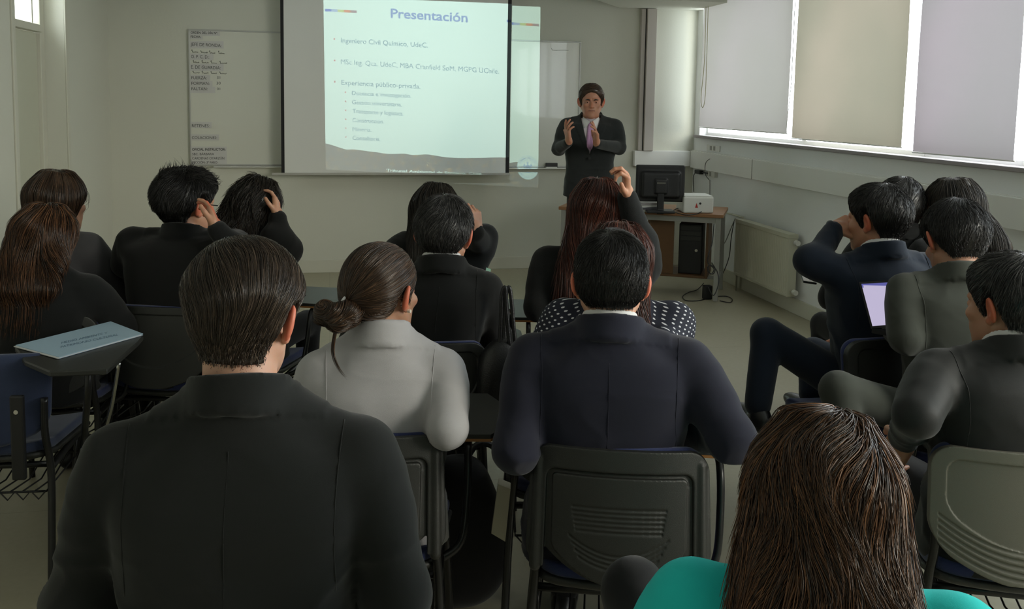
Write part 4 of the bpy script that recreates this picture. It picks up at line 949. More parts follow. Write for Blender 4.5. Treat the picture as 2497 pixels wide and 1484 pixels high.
def person(label, head, heading=0, s=1.0, lean=0.0, lx=0.0, sw=.19, b=1.0, hy=0, hp=8, hr=0, hs=1.0, fem=0.0, arms=None, hands=None, jacket=None, jh=.009, hh=.004,
           collar='suit', shirt=True, hair=None, hairm=None, skin_c=(.42, .22, .14), trousers=None, stand=False, hem=.46, fold=1.0, legs=None, name='person', collar_h=.027, sleeve=1.0, neck=0.0, drop=0.0):
    H = at(*head)-np.array([0, 0, .134*hs*s]); th = math.radians(heading)
    Rz = np.array([[math.cos(th), -math.sin(th), 0], [math.sin(th), math.cos(th), 0], [0, 0, 1]])
    base = .42 if stand else 0.0; z0 = .5
    q = (H[2]/s-base-z0)/(1.21-z0)
    zz = lambda z: base+(z if z < z0 else z0+(z-z0)*q)
    ly = lambda z: -.035+lean*max(z-.5, 0)/.57; lxx = lambda z: lx*max(z-.5, 0)/.57
    hc = np.array([lxx(1.21), ly(1.10)+.045+neck+lean*.12, zz(1.21)])
    org = H-Rz @ (hc*s); org[2] = 0
    r = empty(name, org, th); r.scale = (s, s, s); tag(r, label, 'person')
    def loc(p):
        if isinstance(p, np.ndarray): return (Rz.T @ (p-org))/s
        return np.array([p[0], p[1], zz(p[2])])
    def ldir(v): return Rz.T @ np.array(v, float) if isinstance(v, np.ndarray) else np.array(v, float)
    J = lambda x, y, z: np.array([x+lxx(z), y+ly(z), zz(z)])
    hf = Frame(hc, rot(hy, hp, hr), hs)
    # ---- skin
    nb = J(0, .004, 1.082); S = Sdf(hc-np.array([.17, .17, .17])+np.array([0, 0, -.12]), hc+np.array([.17, .19, .16]), hh)
    head_sdf(S, hf, fem)
    nr = .058-.010*fem
    S.cap(hf.to((0, -.022, -.045)), nb, nr, nr+.006, .02); S.cap(J(-.06, 0, 1.02-drop), J(.06, 0, 1.02-drop), .048, .048, .03)
    parts = [S.mesh()]
    sh = {}
    A = arms or {}
    for sd, sg in (('L', -1), ('R', 1)):
        el, wr = A.get(sd, ((sg*(sw+.075), .05, .76), (sg*.13, .30, .70)))
        sh[sd] = (J(sg*(sw-.014), 0, 1.018-drop), loc(el), loc(wr))
        hd = (hands or {}).get(sd)
        if hd is not False:
            hd = hd or {}
            dr = ldir(hd.get('dir', (-sg*.5, .8, -.2))); bn = ldir(hd.get('bn', (0, .2, 1)))
            parts.append(hand_mesh(sh[sd][2], dr, bn, sd, hd.get('curls', (.35, .4, .45, .5)), hd.get('spread', .06), hd.get('opp', .4), hd.get('k', 1.0-.1*fem), hd.get('h', .004), sh[sd][2]-sh[sd][1]))
    Sa = Sdf(np.minimum.reduce([p for v in sh.values() for p in v])-.07, np.maximum.reduce([p for v in sh.values() for p in v])+.07, .014)
    for sd in sh:
        p0, p1, p2 = sh[sd]; Sa.cap(J(0, 0, 1.0), p0, .05, .045, .01); Sa.cap(p0, p1, .042, .036, .01); Sa.cap(p1, p2, .034, .024, .01)
    parts.append(Sa.mesh())
    V, F = merge(parts); body = mesh_obj('body', V, F, skin(skin_c), r)
    lv = hf.inv(np.array([v.co[:] for v in body.data.vertices])); fl = np.clip((np.abs(lv[:, 0])-.079)/.010, 0, 1)*(np.abs(lv[:, 2]) < .05)*(np.abs(lv[:, 1]) < .06); fl = np.maximum(fl, .35*np.clip(1-np.linalg.norm(lv-[0, .105, -.02], axis=1)/.03, 0, 1))
    at_ = body.data.attributes.new('flush_glow', 'FLOAT', 'POINT'); at_.data.foreach_set('value', fl.astype(np.float32))
    # ---- jacket
    k_ = sw/.19; jm = jacket
    pts = np.array([p for v in sh.values() for p in v]); zlo = min(zz(hem)-.02, pts[:, 2].min()-.08)
    lo = np.array([min(pts[:, 0].min(), -.24*k_)-.09, min(pts[:, 1].min(), ly(.5)-.17, ly(1.1)-.17)-.06, zlo]); hi = np.array([max(pts[:, 0].max(), .24*k_)+.09, max(pts[:, 1].max(), ly(1.1)+.17)+.06, max(zz(1.18), pts[:, 2].max())+.06])
    S = Sdf(lo, hi, jh)
    secs = [(zz(z), lxx(z), ly(z), a*k_, bb*b, n) for z, a, bb, n in [(hem, .186 if hem > .45 else .195, .135, 2.5), (.56, .180, .130, 2.5), (.70, .166, .118, 2.6), (.85, .180, .126, 2.7), (.95-drop*.5, .188, .122, 2.7), (1.02-drop, .178, .104, 2.5), (1.06-drop*.6, .120, .084, 2.3), (1.095, .076, .068, 2)]]
    fn, a_, b_ = loft_fn(secs); S.op(fn, a_, b_, 0)
    for sd, sg in (('L', -1), ('R', 1)):
        p0, p1, p2 = sh[sd]; dv = (p2-p1); Ld = np.linalg.norm(dv); pc = p1+dv*max(0, (Ld-.012)/Ld)
        S.cap(J(sg*.050, -.0, 1.062), J(sg*(sw-.028), -.0, 1.042-drop), .042, .040 if collar == 'suit' else .034, .03)
        S.cap(J(sg*(sw-.07), 0, .98-drop), J(sg*(sw-.035), 0, 1.0-drop), .072, .066, .03)
    for sd, sg in (('L', -1), ('R', 1)):
        p0, p1, p2 = sh[sd]; dv = (p2-p1); Ld = np.linalg.norm(dv); pc = p1+dv*max(0, (Ld-.012)/Ld); av = (p1-p0)/np.linalg.norm(p1-p0); tmp = Sdf.__new__(Sdf)
        tmp.lo, tmp.h, tmp.n, tmp.d = S.lo, S.h, S.n, np.full(S.n, .2, np.float32)
        tmp.cap(p0+np.array([sg*.004, 0, .002]), p0+av*.10, .056*sleeve, .058*sleeve, .0); tmp.cap(p0+av*.05, p1, .059*sleeve, .054*sleeve, .03); tmp.cap(p1, pc, .053*sleeve, .038*sleeve, .030)
        hk = .018 if collar == 'suit' else .03; hh_ = np.maximum(hk-np.abs(S.d-tmp.d), 0)/hk; S.d = np.minimum(S.d, tmp.d)-hh_*hh_*hk*.25
    V, F = None, None
    nf = Frame(J(0, .002, 1.090), rot(0, 16+hp*.3, 0))
    if collar in ('suit', 'round'):
        ch = collar_h
        def band(r0, t, top, P):
            rho = np.hypot(P[:, 0], P[:, 1]/1.02); rr = r0-.11*P[:, 2]; top_ = top-.30*np.clip(P[:, 1]+.03, 0, 1)
            return np.maximum(np.maximum(np.abs(rho-rr)-t, P[:, 2]-top_), -.035-P[:, 2])*.8
        S.op(lambda P: band(.0800-.009*fem, .0060, ch, P), (-.1, -.1, -.04), (.1, .1, .06), .007, fr=nf)
        if collar == 'suit':
            S.op(lambda P: np.maximum(S.sample(nf.to(P))-(.0038 if not fem else .0022), -.026-.10*np.abs(P[:, 0])-P[:, 2]), (-.13, -.13, -.045), (.13, .10, .06), .0, fr=nf)
    def dsp(P):
        rg = 1-np.abs(noise(P*np.array([.6, .8, 1.7])+.02*noise(P, 9, 2)[:, None], 23, 1)); rg2 = 1-np.abs(noise(P*np.array([1.0, 1.0, 1.6]), 30, 0))
        low = np.clip((zz(.95)-P[:, 2])/.25, .25, 1); out_ = np.clip((np.abs(P[:, 0]-lxx(.9))-sw*.75)/.05, 0, 1)*np.clip((zz(.93)-P[:, 2])/.12, .25, 1); amp = np.maximum(low, out_)
        return fold*amp*(.0058*np.clip(rg, 0, 1)**3+.0026*np.clip(rg2, 0, 1)**3-.0025)+fold*.0014*noise(P, 9, 0)
    if stand:
        # open front: cut the V that shows shirt and tie, lay lapels on it
        def vee(P): return np.maximum(np.maximum(np.abs(P[:, 0])-.068*np.clip((P[:, 2]-zz(.80))/.26, 0, 1.2), zz(.80)-P[:, 2]), ly(.95)+.02-P[:, 1])
        S.op(vee, (-.1, ly(.95), zz(.78)), (.1, .3, zz(1.12)), .002, 's')
        for sg in (-1, 1):
            def lap(P, sg=sg):
                x = P[:, 0]*sg; t = (P[:, 2]-zz(.80))/.26; inner = .068*np.clip(t, 0, 1.2); outer = inner+.012+.060*np.clip(t, 0, .8)-.35*np.clip(t-.78, 0, 1)*.3
                d2 = np.maximum(np.maximum(inner-x, x-outer), np.maximum(zz(.80)-P[:, 2], P[:, 2]-zz(1.045)))
                f0 = fn(P)-.006; return np.maximum(np.maximum(f0, d2*.9), ly(.9)-P[:, 1])
            S.op(lap, (-.16, 0, zz(.79)), (.16, .25, zz(1.06)), .0)
    V, F = S.mesh(disp=dsp)
    jk = mesh_obj('jacket' if collar == 'suit' else 'top', V, F, jm, r)
    if collar == 'suit' and jh <= .0071 and not stand:    # stitched seams: both armholes at the back and the centre back
        def on_cloth(c, dirs):
            t_ = np.full(len(dirs), .01); hit = np.zeros(len(dirs), bool)
            for _ in range(160):
                v = S.sample(c+dirs*t_[:, None]); hit |= v > 0; t_ = np.where(hit, t_, t_+.002)
            p = c+dirs*t_[:, None]; return (p+S.grad(p)*(dsp(p)-.0006)[:, None])[hit]
        for sg in (-1, 1):
            an = np.radians(np.linspace(97, 232, 26)); c = J(sg*(sw-.040), 0, .955-drop); dd = np.stack([-sg*.10*np.abs(np.sin(an-np.pi/2)), np.cos(an), np.sin(an)], 1)
            q_ = on_cloth(c, dd/np.linalg.norm(dd, axis=1)[:, None])
            if len(q_) > 4: MB().tube([tuple(v) for v in q_], .0011, 6).build('armhole_seam', jm, jk, smooth=True)
        if fem: zs = []
        else: zs = np.linspace(1.03, .62, 22)
        if len(zs): q_ = np.array([on_cloth(J(0, 0, z), np.array([[0, -1., 0]]))[0] for z in zs])
        if len(zs): MB().tube([tuple(v) for v in q_], .0008, 6).build('back_seam', jm, jk, smooth=True)
    if shirt:
        S2 = Sdf(nf.o-.13, nf.o+.13, .004)
        S2.op(lambda P: np.maximum(band(.0715-.006*fem, .003, collar_h+.018, P), -P[:, 2]+.004), (-.1, -.1, -.04), (.1, .1, .07), .0, fr=nf)
        V, F = S2.mesh(); mesh_obj('shirt_collar', V, F, M_shirt, r)
    # ---- legs
    tm = trousers or jacket; St = None
    if stand:
        lg = {sd: (np.array([sg*.09, ly(.5), .90]), np.array([sg*.105, .0, .50]), np.array([sg*.11, -.04, .10])) for sd, sg in (('L', -1), ('R', 1))}
    else:
        lg = {}
        for sd, sg in (('L', -1), ('R', 1)):
            kn, an = (legs or {}).get(sd, ((sg*.12, .40, .52), (sg*.11, .42, .10)))
            kn = (Rz.T @ (kn-org))/s if isinstance(kn, np.ndarray) else np.array(kn); an = (Rz.T @ (an-org))/s if isinstance(an, np.ndarray) else np.array(an)
            lg[sd] = (np.array([sg*.09, -.02, .54]), kn, an)
    al = np.array([p for v in lg.values() for p in v]); St = Sdf(np.minimum(al.min(0)-.11, [-.22, -.2, .03]), np.maximum(al.max(0)+.11, [.22, .2, .64]), .012)
    St.ell((0, ly(.5), .93) if stand else (0, -.02, .54), (.165, .12, .10) if stand else (.175, .14, .085), 0)
    for sd in lg:
        p0, p1, p2 = lg[sd]; St.cap(p0, p1, .082*(1 if not fem else .92), .062, .02); St.cap(p1, p2, .060, .048, .015)
    V, F = St.mesh(disp=lambda P: .004*noise(P, 18, 0)); mesh_obj('trousers', V, F, tm, r)
    for sd, sg in (('L', -1), ('R', 1)):
        an = lg[sd][2]; Ss = Sdf(an+np.array([-.08, -.10, -.11]), an+np.array([.08, .22, .06]), .008)
        Ss.ell((an[0], an[1]-.03, an[2]-.055), (.036, .045, .045), 0); Ss.ell((an[0], an[1]+.07, an[2]-.065), (.045, .115, .032), .02); Ss.cap(an, an+np.array([0, -.01, -.04]), .035, .035, .02)
        V, F = Ss.mesh(); mesh_obj('shoe', V, F, M_shoe, r)
    # ---- hair
    if hair:
        V, F = hair_long(hf, hair, hair.get('h', hh)) if 'fall' in hair else hair_short(hf, hair, hair.get('h', hh), nb); mesh_obj('hair', V, F, hairm, r)
    r['_q'] = 0; del r['_q']
    return dict(root=r, hf=hf, J=J, zz=zz, org=org, Rz=Rz, s=s, hc=hc, nf=nf, ly=ly, fn=fn, sh=sh, loc=loc)
# ------------------------------------------------------------------ the people
rad = math.radians
H_black = hair_material('black_hair', (.004, .0035, .003), (.03, .027, .024), .38)
H_dark = hair_material('dark_brown_hair', (.008, .006, .004), (.045, .033, .022), .38)
H_brown = hair_material('brown_hair', (.016, .009, .005), (.13, .07, .038), .30)
H_mid = hair_material('mid_brown_hair', (.013, .009, .007), (.16, .112, .078), .28)
H_red = hair_material('auburn_hair', (.022, .006, .004), (.20, .055, .03), .32)
H_grey = hair_material('greying_black_hair', (.006, .006, .006), (.12, .115, .11), .35)
H_light = hair_material('streaked_brown_hair', (.010, .006, .004), (.26, .12, .055), .27)
C_black = fabric('black_suit_wool', (.0075, .0080, .0078)); C_char = fabric('charcoal_suit_wool', (.012, .0135, .013)); C_navy = fabric('dark_navy_wool', (.016, .017, .030))
C_navy2 = fabric('navy_suit_wool', (.008, .013, .024)); C_grey = fabric('grey_suit_wool', (.055, .060, .050)); C_coat = fabric('dark_knit_coat', (.010, .011, .011), bump=.3, bscale=700)
C_sweater = fabric('grey_sweater_knit', (.075, .075, .080), bump=.3, bscale=700); C_light = fabric('light_grey_jacket', (.44, .43, .445), bump=.3); C_teal = fabric('teal_jersey', (.02, .58, .56), sheen=.05)
C_leather = fabric('black_satin_jacket', (.014, .015, .015), rough=.55)
C_trouser = fabric('black_trouser_wool', (.008, .008, .009))
def dots_material():
    m = bpy.data.materials.new('polka_dot_blouse'); m.use_nodes = True; n = m.node_tree; b = n.nodes['Principled BSDF']; b.inputs['Roughness'].default_value = .8
    tc = n.nodes.new('ShaderNodeTexCoord'); mp = n.nodes.new('ShaderNodeMapping'); mp.inputs['Rotation'].default_value = (0, rad(45), 0); v = n.nodes.new('ShaderNodeTexVoronoi')
    v.inputs['Scale'].default_value = 80; v.inputs['Randomness'].default_value = 0
    r = n.nodes.new('ShaderNodeValToRGB'); r.color_ramp.interpolation = 'LINEAR'; r.color_ramp.elements[0].position = .16; r.color_ramp.elements[0].color = (.75, .75, .78, 1); r.color_ramp.elements[1].position = .21; r.color_ramp.elements[1].color = (.009, .011, .025, 1)
    sx = n.nodes.new('ShaderNodeSeparateXYZ'); cx = n.nodes.new('ShaderNodeCombineXYZ'); cx.inputs[1].default_value = 0.0
    s0 = n.nodes.new('ShaderNodeSeparateXYZ'); c0 = n.nodes.new('ShaderNodeCombineXYZ'); ng = n.nodes.new('ShaderNodeMath'); ng.operation = 'SUBTRACT'; ng.inputs[0].default_value = .05; at_ = n.nodes.new('ShaderNodeMath'); at_.operation = 'ARCTAN2'; ml = n.nodes.new('ShaderNodeMath'); ml.operation = 'MULTIPLY'; ml.inputs[1].default_value = .155
    n.links.new(tc.outputs['Object'], s0.inputs[0]); n.links.new(s0.outputs[1], ng.inputs[1]); n.links.new(s0.outputs[0], at_.inputs[0]); n.links.new(ng.outputs[0], at_.inputs[1]); n.links.new(at_.outputs[0], ml.inputs[0]); n.links.new(ml.outputs[0], c0.inputs[0]); n.links.new(s0.outputs[2], c0.inputs[2])
    n.links.new(c0.outputs[0], mp.inputs[0]); n.links.new(mp.outputs[0], sx.inputs[0]); n.links.new(sx.outputs[0], cx.inputs[0]); n.links.new(sx.outputs[2], cx.inputs[2])
    n.links.new(cx.outputs[0], v.inputs['Vector']); n.links.new(v.outputs['Distance'], r.inputs[0]); n.links.new(r.outputs[0], b.inputs['Base Color']); return m
C_dots = dots_material()
def seat_for(p, variant, label, tablet=True, dx=0, dy=0, turn=0, blue_back=False):
    o = p['root']; a = o.rotation_euler[2]; c_, s_ = math.cos(a), math.sin(a)
    return place_chair(variant, label, (o.location[0]+dx*c_-dy*s_, o.location[1]+dx*s_+dy*c_), a+rad(turn), tablet, blue_back)

# presenter
W = lambda *a: at(*a)
P_ = person('presenter in dark suit and pink tie standing with both hands raised', (1443, 203, 6.72), heading=162, sw=.205, b=1.05, hy=4, hp=4, hs=1.05, stand=True, hem=.47, jacket=fabric('dark_grey_suit', (.020, .023, .023)), trousers=C_char,
    sleeve=.88, hair=dict(side=.005, top=.016, lmax=.035, n=1500, r=.0010, flow='sweep', sweep=(.7, .2, -.1), h=.0035, front=-.008), hairm=H_brown, skin_c=(.46, .22, .14), hh=.0032, jh=.007, shirt=False,
    arms={'R': (W(1362, 362, 6.72), W(1387, 346, 6.42)), 'L': (W(1510, 360, 6.72), W(1455, 350, 6.42))},
    hands={'R': dict(dir=W(1380, 300, 6.38)-W(1386, 346, 6.42), bn=np.array([-.7, -.1, .0]), curls=(.15, .3, .4, .5), spread=.16, opp=-.5, k=.97, h=.0028),
           'L': dict(dir=W(1452, 304, 6.36)-W(1454, 350, 6.42), bn=np.array([.75, .0, .0]), curls=(.1, .25, .35, .45), spread=.14, opp=-.4, k=.97, h=.0028)})
r = P_['root']; zz, ly, hf = P_['zz'], P_['ly'], P_['hf']
S = Sdf((-.12, ly(.9)-.02, zz(.76)), (.12, ly(.9)+.2, zz(1.12)), .005); fn = P_['fn']
S.op(lambda P: np.maximum(fn(P)+.010, np.abs(P[:, 0])-.095), (-.11, ly(.9), zz(.77)), (.1, .2, zz(1.07)))
V, F = S.mesh(); mesh_obj('shirt', V, F, material('white_pink_shirt', (.62, .56, .60), .8), r)
fy = lambda z: ly(z)+float(np.interp(z, [.70, .85, .95, 1.01, 1.05], [.126, .128, .120, .100, .082]))*1.05
S = Sdf((-.06, ly(.9)+.0, zz(.76)), (.06, ly(.9)+.22, zz(1.09)), .0035)
for k in range(14):
    za, zb = .805+.0162*k, .805+.0162*(k+1); wa = np.interp(za, [.79, .99, 1.02], [.034, .019, .016])
    rc = .018*max(0, (.875-za)/.06); S.cap((-wa*.5, fy(za)-.002-rc, zz(za)), (-wa*.5, fy(zb)-.002-rc, zz(zb)), .011, .011, .008); S.cap((wa*.5, fy(za)-.002-rc, zz(za)), (wa*.5, fy(zb)-.002-rc, zz(zb)), .011, .011, .008)
S.cap((0, fy(.87)-.004, zz(.87)), (0, fy(1.03)-.004, zz(1.03)), .012, .012, .008); S.ell((0, fy(1.02)-.0, zz(1.035)), (.019, .014, .018), .004)
V, F = S.mesh(); mesh_obj('tie', V, F, fabric('pink_silk_tie', (.50, .28, .48), rough=.5, bump=.1), r)
for sg in (-1, 1):                                    # shirt collar points
    z1 = zz(1.035); y1 = fy(1.02)
    V = [(sg*.004, y1+.010, z1+.020), (sg*.060, y1-.050, z1+.058), (sg*.066, y1-.035, z1+.020), (sg*.050, y1+.012, z1-.030), (sg*.026, y1+.020, z1-.012)]
    V += [(x, y-.006, z) for x, y, z in V]
    mesh_obj('shirt_collar', V, [(0, 1, 2, 3, 4), (9, 8, 7, 6, 5), (0, 5, 6, 1), (1, 6, 7, 2), (2, 7, 8, 3), (3, 8, 9, 4), (4, 9, 5, 0)], M_shirt, r, False)
    MB().cyl(tuple(hf.to((sg*.031, .084, .004))), tuple(hf.to((sg*.031, .0868, .0030))), .0046, 12).build('iris', M_iris, r)
    m = MB(); m.tube([tuple(hf.to(p)) for p in [(sg*.014, .093, .020), (sg*.028, .0935, .0245), (sg*.044, .082, .021)]], [.004, .0048, .0025], 8); m.build('eyebrow', H_dark, r, smooth=True)
MB().tube([tuple(hf.to(p)) for p in [(-.023, .0945, -.0555), (-.010, .0995, -.0540), (0, .1005, -.0548), (.010, .0995, -.0540), (.023, .0945, -.0555)]], .0022, 6).build('lips', material('lips', (.22, .07, .055), .5), r, smooth=True)
MB().cyl((0, fy(.78)+.012, zz(.775)), (0, fy(.78)+.020, zz(.775)), .009, 12).build('jacket_button', M_black, r)

# nearest man, front left
E_ = person('nearest man, broad back in a charcoal jacket, brown hair with shaved sides', (598, 590, 1.55), heading=-6, sw=.218, drop=.035, b=1.08, hy=-13, hp=10, hr=2, hs=.99, lean=.02, jacket=C_char, jh=.006, hh=.003, collar='suit', shirt=False, collar_h=.026, sleeve=1.05, fold=1.7,
    arms={'L': (W(200, 1450, 1.52), W(330, 1560, 1.88)), 'R': (W(968, 1450, 1.54), W(880, 1560, 1.9))}, neck=.005,
    hair=dict(side=.004, backt=.003, top=.022, z0=-.01, z1=.07, back=-.088, n=11000, r=.00065, flow='sweep', sweep=(.60, -.60, -.25), lmin=.007, lmax=.08, wave=.25, off=.004, lift=.001, h=.003), hairm=H_mid, skin_c=(.58, .33, .23), trousers=C_trouser)
r = E_['root']; hf = E_['hf']
S = Sdf(hf.o-.16, hf.o+.16, .0035)                     # beard on the turned cheek
S.ell((0, .030, -.035), (.0655, .0655, .0715), 0, fr=hf); S.ell((0, .078, -.094), (.028, .024, .023), .018, fr=hf); S.ell((0, .050, -.062), (.051, .049, .048), .02, fr=hf)
S.op(lambda P: -np.minimum(-.022-P[:, 2], P[:, 1]-.008), (-.15, -.15, -.15), (.15, .15, .15), .004, 's', fr=hf)
V, F = S.mesh()
if len(F): mesh_obj('beard', V, F, H_dark, r)
seat_for(E_, 0, 'chair under the nearest man, mostly hidden by his jacket', tablet=False, dy=.01).scale[2] = .95

# woman with the bun
F_ = person('woman in light grey jacket with brown hair in a low bun', (932, 583, 2.32), heading=-6, sw=.180, drop=.045, hy=-34, hp=6, hs=1.05, fem=1, lean=.0, jacket=C_light, jh=.006, hh=.003, collar='suit', shirt=False, collar_h=.030, sleeve=.86, fold=1.3,
    arms={'R': (W(1092, 1045, 2.18), W(1010, 1085, 2.62)), 'L': (W(745, 1050, 2.3), (-.12, .32, .70))}, skin_c=(.52, .28, .18), trousers=C_trouser)
r = F_['root']; hf = F_['hf']
def bun_hair():
    s = Sdf(hf.o-.24, hf.o+.2, .003); fr = hf
    s.ell((0, -.018, .032), (.085, .106, .094), 0, fr=fr); s.ell((0, -.05, .0), (.075, .070, .072), .02, fr=fr)
    s.op(lambda P: hairline(P, -.080, -.006)*.7, (-.17,)*3, (.17,)*3, .006, 's', fr=fr)
    bun = np.array([-.062, -.150, -.055]); 
    V, F = s.mesh(); parts = [(V, F)]; g = np.random.default_rng(2); nn = normals(V, F); lc = fr.inv(V); ok = np.where((hairline(lc, -.08, -.006) > .004) & (((V-fr.o)*nn).sum(1) > 0))[0]
    tgt = np.array([-.012, -.118, -.034])
    flow = lambda P: (tgt-P)+np.array([0, -.0, .02])
    ri = g.choice(ok, 5000); d = np.linalg.norm(lc[ri]-tgt, axis=1)
    parts.append(strands(s, V[ri], fr, flow, np.minimum(.10, d*.8)*fr.k, .0011, 9, .05, 40, (-.0015, .002), 0, .5, 6, 1.0))
    # the bun: twisted loops of hair
    b = Sdf(fr.to(bun)-.1, fr.to(bun)+.1, .003)
    for (c, rr) in [((-.006, -.122, -.040), (.034, .030, .030)), ((-.026, -.140, -.046), (.032, .028, .028)), ((-.056, -.146, -.042), (.026, .022, .028)), ((-.014, -.140, -.060), (.030, .026, .020))]: b.ell(c, rr, .006, fr=fr)
    Vb, Fb = b.mesh(disp=lambda P: .002*noise(P, 120, 2)); parts.append((Vb, Fb)); nb_ = normals(Vb, Fb)
    ri = g.choice(len(Vb), 1800); ax = fr.R @ np.array([.5, -.5, .6])
    fl = lambda P: np.cross(P-bun, [.3, -.3, 1.0])
    parts.append(strands(b, Vb[ri], fr, fl, .05, .0012, 9, .1, 40, (-.001, .003), 0, .3, 8, 1.0))
    # one loose lock hanging on the collar
    m = Sdf(fr.to(bun)-.2, fr.to(bun)+.1, .01); q = fr.to((-.020, -.145, -.070)); rr = np.repeat(q[None], 24, 0)+g.normal(size=(24, 3))*.002
    parts.append(strands(m, rr, fr, lambda P: np.array([-.15, -.0, -1.0])+np.clip((-.10-P[:, 2])/.05, 0, 1.6)[:, None]*np.array([.9, .1, .1]), .12, .0009, 12, .1, 18, (0, .0), 0, .5, 4, 0.0))
    return merge(parts)
V, F = bun_hair(); mesh_obj('hair', V, F, H_brown, r)
q = [hf.to(np.array([-.008, -.112, -.034])+.036*np.array([math.cos(a)*.45+0, .0+math.cos(a)*.5, math.sin(a)])) for a in np.linspace(-.5, 3.1, 14)]
MB().tube([tuple(v) for v in q], .0042, 8).build('hair_tie', material('white_elastic', (.75, .73, .75), .5), r, smooth=True)
MB().cyl(tuple(hf.to((.084, -.006, -.034))), tuple(hf.to((.0925, -.005, -.034))), .0045, 12).build('earring', material('pearl', (.8, .75, .65), .2), r)
seat_for(F_, 0, 'dark shell chair with a blue pad behind the woman with the bun', turn=-4, dx=-.04)

# navy suit man, centre
K_ = person('man in navy suit jacket seen from behind, short black hair', (1492, 564, 2.26), heading=-17, sw=.212, b=1.08, hy=1, hp=12, hs=1.01, drop=.012, fold=1.7, jacket=C_navy, jh=.006, hh=.003, collar='suit', shirt=True,
    arms={'L': (W(1258, 1100, 2.16), (-.10, .34, .70)), 'R': (W(1786, 1070, 2.14), (.12, .34, .70))},
    hair=dict(side=.008, backt=.003, top=.017, back=-.072, n=10000, r=.0007, lmin=.010, lmax=.030, wave=.3, off=.004, lift=.004, h=.003, crown=(-.01, -.062, .11)), hairm=H_black, skin_c=(.62, .36, .25), trousers=C_trouser)
seat_for(K_, 0, 'dark grey shell chair with ribbed back under the navy suit man', dx=.03)

# bearded-nape man with grey in his hair
Hm = person('man in black jacket with greying hair and white collar, centre row', (1085, 476, 3.18), heading=-7, sw=.182, lx=.05, drop=.02, hy=-13, hp=10, hr=2, hs=1.07, lean=.02, jacket=C_black, jh=.007, hh=.0032,
    hair=dict(side=.008, backt=.004, top=.016, back=-.076, n=6500, r=.0009, lmin=.012, lmax=.030, wave=.4, off=.004, lift=.005), hairm=H_grey, skin_c=(.52, .28, .19), trousers=C_trouser)
seat_for(Hm, 2, 'black shell chair with blue pad in the middle row, right of the light grey jacket', dx=.0)
# woman half hidden before him
G_ = person('dark-haired woman in black leaning over, half hidden in the front row', (1063, 449, 3.75), heading=-12, sw=.185, hy=-5, hp=22, hs=1.03, fem=1, lean=.09, jacket=C_black, shirt=False, collar='round', hh=.0045,
    arms={'L': (W(975, 610, 3.75), (-.05, .35, .72)), 'R': (W(1172, 600, 3.72), W(1158, 566, 3.5))}, hands={'R': dict(dir=(-.1, .2, 1), bn=(.5, -.6, 0), curls=(.6, .7, .8, .9))},
    hair=dict(fall=[(-.20, 0, -.075, .07, .030, 2.2), (-.12, 0, -.07, .085, .045, 2.2), (-.04, 0, -.045, .092, .07, 2.2), (.05, 0, -.03, .090, .095, 2)], n=3000, r=.0013, wave=.08, L=.16), hairm=H_dark, skin_c=(.5, .27, .18), trousers=C_trouser)
seat_for(G_, 2, 'blue padded chair in the front row, under the leaning dark-haired woman', dx=.13)

# red-haired woman with raised hand
I_ = person('woman with long auburn hair in a black jacket raising her right hand', (1458, 434, 3.38), heading=-16, sw=.20, hy=2, hp=8, hs=1.03, fem=1, jacket=C_coat, shirt=False, collar='round', hh=.004, jh=.008, b=1.05,
    arms={'R': (W(1562, 590, 3.30), W(1528, 476, 3.25)), 'L': (W(1315, 745, 3.30), (-.10, .30, .72))}, sleeve=1.0,
    hands={'R': dict(dir=W(1527, 420, 3.22)-W(1528, 476, 3.25), bn=np.array([.9, -.15, 0]), curls=(1.0, .75, .85, .95), spread=.05, opp=.2, h=.0026, k=.9)},
    hair=dict(fall=[(-.43, -.045, -.115, .070, .020, 2.2), (-.36, -.03, -.120, .105, .035, 2.2), (-.24, -.01, -.115, .125, .050, 2.2), (-.12, .005, -.09, .118, .062, 2.2), (-.03, .0, -.05, .102, .08, 2.2), (.06, 0, -.03, .092, .098, 2)], n=9000, r=.0013, wave=.30, wfreq=36, L=.17, off=.009, lift=.006), hairm=H_red, skin_c=(.52, .27, .17), trousers=C_trouser)
r = I_['root']
seat_for(I_, 2, 'black chair in front row under the auburn-haired woman')
# polka dot woman
J_ = person('woman in navy polka dot blouse, mostly hidden behind the navy suit man', (1512, 540, 2.72), heading=-16, sw=.182, hy=0, hp=12, hs=1.0, fem=1, jacket=C_dots, shirt=False, collar='round', hh=.005, jh=.008, b=1.12, sleeve=1.08, fold=.8,
    arms={'L': (W(1345, 850, 2.72), W(1400, 900, 2.35)), 'R': (W(1628, 830, 2.66), W(1600, 860, 2.4))},
    hair=dict(fall=[(-.36, .08, -.115, .020, .016, 2.0), (-.28, .05, -.115, .05, .028, 2.2), (-.14, .0, -.095, .078, .045, 2.2), (-.03, .0, -.05, .088, .08, 2.2), (.06, 0, -.03, .088, .098, 2)], n=3000, r=.0011, wave=.2, L=.14), hairm=H_red, skin_c=(.5, .27, .18), trousers=C_trouser)
seat_for(J_, 2, 'black chair back seen past the polka dot blouse', dx=-.12, turn=6)

